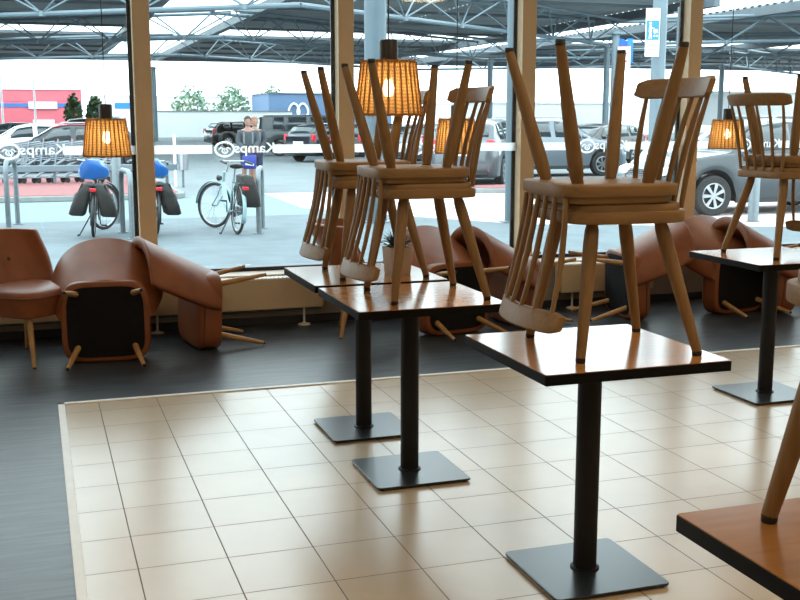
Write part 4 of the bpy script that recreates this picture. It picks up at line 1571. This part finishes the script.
DG = ('dark_grey', (0.060, 0.075, 0.088))
make_car((12.12, 10.75, G), PI - 0.05, 'suv', 4.5, 1.82, DG, 'big dark grey car nearest the window at the right, alloy front wheel showing', rails=True)
make_car((0.75, 29.6, G), PI + 0.02, 'hatch', 4.3, 1.78, ('navy_grey', (0.035, 0.045, 0.060)), 'dark car with red roof behind the shopping trolleys', roof=mat('red_roof', (0.42, 0.03, 0.04), 0.3, coat=0.5, var=0.03), rails=True)
make_car((-0.35, 35.0, G), PI + 0.05, 'hatch', 4.3, 1.78, ('white', (0.80, 0.82, 0.83), 0.0), 'white car behind the red-roofed car')
make_car((-1.2, 44.0, G), PI - 0.1, 'hatch', 4.1, 1.75, ('steel_blue', (0.16, 0.22, 0.27)), 'grey-blue hatchback at the far left beyond the white car')
make_car((2.0, 50.5, G), PI, 'suv', 4.4, 1.8, ('black', (0.014, 0.016, 0.02)), 'dark car whose roof shows above the red-roofed car')
make_car((11.3, 57.5, G), 0.25, 'hatch', 4.1, 1.75, ('black', (0.014, 0.016, 0.02)), 'small black hatchback far off, left of the two people')
make_car((11.6, 42.0, G), -0.16, 'van', 4.9, 1.9, ('dark_teal', (0.045, 0.065, 0.075)), 'dark green-grey passenger van behind the two people')
make_car((11.05, 35.6, G), 0.6, 'hatch', 4.4, 1.8, ('night_blue', (0.022, 0.030, 0.055)), 'dark blue car parked before the van, rear toward the shop')
make_car((12.35, 33.9, G), 0.6, 'hatch', 4.3, 1.78, ('black', (0.014, 0.016, 0.02)), 'black car right of the dark blue one, behind the rear stack')
make_car((14.0, 31.8, G), 0.62, 'hatch', 4.3, 1.78, ('pale_silver', (0.45, 0.49, 0.52)), 'pale silver car behind the middle chair stack')
make_car((15.9, 30.0, G), 0.62, 'hatch', 4.3, 1.78, ('deep_blue', (0.02, 0.035, 0.09)), 'blue car behind the back of the middle stack')
make_car((10.55, 19.95, G), 0.98, 'suv', 4.3, 1.80, ('mid_grey', (0.16, 0.185, 0.21)), 'grey car with red tail lamp right of the middle stack')
make_car((13.9, 23.0, G), 0.0, 'suv', 4.5, 1.82, ('silver_grey', (0.26, 0.31, 0.36)), 'silver-grey car seen side on through the legs of the front stack', rails=True)
make_car((18.4, 28.4, G), PI + 0.45, 'hatch', 4.3, 1.78, ('black', (0.014, 0.016, 0.02)), 'black car behind the silver-grey one')
make_car((16.6, 19.6, G), PI + 0.72, 'hatch', 4.4, 1.8, ('light_silver', (0.50, 0.55, 0.58)), 'light silver car nose toward the shop, chrome grille behind the front stack')


# ------------------------------------------------------------------ far buildings and trees
def building(name, lab, loc, parts):
    t = empty(name, loc, (0, 0, 0), lab, 'building')
    for nm, c, d, m in parts:
        MB().box(c, d).build(nm, M[m], t, smooth=0)
    return t


t = building('red_store', 'red flat-roofed store with blue band and white sign, far left', (0.5, 96, G), [
    ('wall', (0, 4, 2.05), (7.2, 8, 2.1), 'bld_red'), ('wall', (0, 4, 0.5), (7.2, 7.8, 1.0), 'bld_glass'), ('roof', (0, 4, 4.15), (7.4, 8.2, 0.12), 'bld_white'),
    ('blue_band', (0, -0.02, 2.75), (7.2, 0.1, 0.32), 'bld_blue2'), ('sign', (0.3, -0.1, 2.75), (2.4, 0.15, 0.62), 'sign_white'), ('door_frame', (0.3, -0.1, 0.75), (1.8, 0.2, 1.5), 'bld_white')])
MB().box((0, 4, 3.6), (7.2, 8, 1.05)).build('wall', M['bld_red'], t, smooth=0)
building('white_hall', 'long white hall far behind the left bikes', (13.5, 110, G), [
    ('wall', (2, 4, 1.9), (20, 8, 3.8), 'bld_white'), ('roof', (2, 4, 3.85), (20.3, 8.2, 0.15), 'bld_white'), ('blue_sign', (-4.6, -0.1, 2.9), (2.0, 0.15, 0.55), 'sign_blue'), ('door', (-6, -0.08, 0.9), (1.6, 0.12, 1.8), 'bld_glass')])
building('white_wall_block', 'low white wall at the far end of the car park', (15.5, 91, G), [('wall', (0, 0.3, 1.1), (13, 0.6, 2.2), 'bld_white'), ('coping', (0, 0.3, 2.22), (13.1, 0.7, 0.08), 'kerb')])
t = building('blue_hall', 'blue hall with white emblem behind the van', (25.7, 95, G), [
    ('wall', (1.0, 4, 1.9), (12, 8, 3.9), 'bld_blue'), ('roof', (1.0, 4, 3.9), (12.2, 8.2, 0.12), 'steel_dark'),
    ('white_letters', (1.6, -0.06, 2.55), (2.3, 0.08, 0.42), 'sign_white'), ('white_letters', (1.6, -0.06, 1.85), (2.3, 0.08, 0.42), 'sign_white')])
e = MB()
for s in (-1, 1):
    e.tube([(-2.2 + s * 0.42 + 0.5 * math.cos(2 * PI * j / 24) * (1 - 0.25 * math.sin(2 * PI * j / 24)), -0.1, 2.35 + 0.62 * math.sin(2 * PI * j / 24)) for j in range(24)], 0.10, 6, closed=True)
e.box((-2.2, -0.1, 1.45), (1.8, 0.06, 0.10))
e.build('emblem', M['sign_white'], t)
t = building('white_store', 'white store with blue lettering behind the grey car', (47, 92, G), [
    ('wall', (0, 4, 1.5), (16, 8, 3.1), 'bld_white'), ('roof', (0, 4, 3.1), (16.3, 8.2, 0.14), 'bld_white'), ('blue_base', (0, -0.05, 0.35), (16, 0.1, 0.7), 'bld_blue2')])
vs, fs = text_mesh('m~', 1.0, bold=0.02)
MB().add([(v.x - 2.6, -0.06 - v.z, v.y + 1.75) for v in vs], fs).build('lettering', M['sign_blue'], t, smooth=0)
building('pale_warehouse', 'pale warehouse at the far right behind the parked cars', (76, 88, G), [
    ('wall', (0, 4, 2.0), (34, 8, 4.2), 'bld_white'), ('roof', (0, 4, 4.2), (34.4, 8.4, 0.16), 'bld_white'), ('glazing', (-6, -0.05, 1.2), (9, 0.1, 1.3), 'bld_glass')])


def tree(x, y, h, r, m, lab):
    t = empty('tree', (x, y, G), label=lab, cat='tree', group='far trees')
    MB().tube([(0, 0, 0), (0.03, 0, h * 0.3), (0, 0.02, h * 0.6)], [0.12, 0.10, 0.05], 8).build('trunk', M['bark'], t)
    b = MB()
    for k in range(420):
        a, q = rnd.uniform(0, 2 * PI), rnd.uniform(-1, 1)
        rr = rnd.uniform(0.55, 1.0)
        s = math.sqrt(1 - q * q) * rr * (1 - 0.25 * q)
        c = Vector((r * s * math.cos(a), r * s * math.sin(a), h * 0.58 + h * 0.42 * q * rr))
        d = Vector((rnd.uniform(-1, 1), rnd.uniform(-1, 1), rnd.uniform(-1, 1))).normalized()
        u = d.orthogonal().normalized() * 0.22
        w = d.cross(u).normalized() * 0.16
        b.add([c - u, c + w, c + u, c - w], [(0, 1, 2, 3)])
    b.build('crown', m, t, smooth=0)


tree(3.05, 87.5, 3.6, 0.72, M['tree'], 'narrow green tree in front of the red store, left one of the pair')
tree(4.75, 87.6, 3.5, 0.72, M['tree'], 'narrow green tree right beside the red store, right one of the pair')
for x, lab in ((15.2, 'pale leafy tree beyond the low white wall, leftmost of its row'), (19.4, 'pale leafy tree beyond the low white wall, in the middle of its row'), (23.6, 'pale leafy tree beyond the low white wall, above the dark van')):
    tree(x, 107, 5.0, 1.95, M['tree2'], lab)

# thin white lamp masts far left
for x, y, lab in ((-2.4, 88.5, 'white mast at the left edge before the red store'), (0.1, 88.5, 'white mast standing before the red store sign')):
    t = empty('lamp_mast', (x, y, G), label=lab, cat='mast')
    MB().lathe([(0.10, 0), (0.06, 7.5)], 12).build('pole', M['sign_white'], t)
    MB().box((0.35, 0, 7.5), (0.9, 0.2, 0.1)).build('lamp_head', M['sign_white'], t, bevel=0.02)

# ------------------------------------------------------------------ light
w = bpy.data.worlds.new('overcast')
SC.world = w
w.use_nodes = True
bg = w.node_tree.nodes['Background']
bg.inputs['Color'].default_value = (0.80, 0.94, 1.0, 1)
bg.inputs['Strength'].default_value = 5.0


def area(name, loc, rot, sx, sy, e, col):
    L = bpy.data.lights.new(name, 'AREA')
    L.shape = 'RECTANGLE'
    L.size, L.size_y = sx, sy
    L.energy = e
    L.color = col
    o = bpy.data.objects.new(name, L)
    o.location = loc
    o.rotation_euler = rot
    COL.objects.link(o)
    return o


for x in (-1.2, 2.2, 5.6):
    for y in (-6.4, -3.6, -0.8):
        area('ceiling_light', (x, y, ZC - 0.02), (0, 0, 0), 0.6, 0.6, {-6.4: 24, -3.6: 22, -0.8: 9}[y], (1.0, 0.78, 0.52))

# ------------------------------------------------------------------ camera
cam = bpy.data.cameras.new('camera')
cam.sensor_width = 36
cam.lens = 1086.9 * 36 / 800
cam.clip_end = 600
co = bpy.data.objects.new('camera', cam)
yaw, pitch = math.radians(18.52), math.radians(9.514)
co.location = (-0.2612, -5.9336, 1.4865)
co.rotation_euler = (PI / 2 - pitch, 0, -yaw)
COL.objects.link(co)
SC.camera = co
SC.view_settings.view_transform = 'Standard'
SC.view_settings.look = 'None'
SC.view_settings.exposure = 0.0
SC.view_settings.gamma = 1
SC.view_settings.use_curve_mapping = False
SC.cycles.use_denoising = True
SC.cycles.max_bounces = 10
SC.cycles.transparent_max_bounces = 16
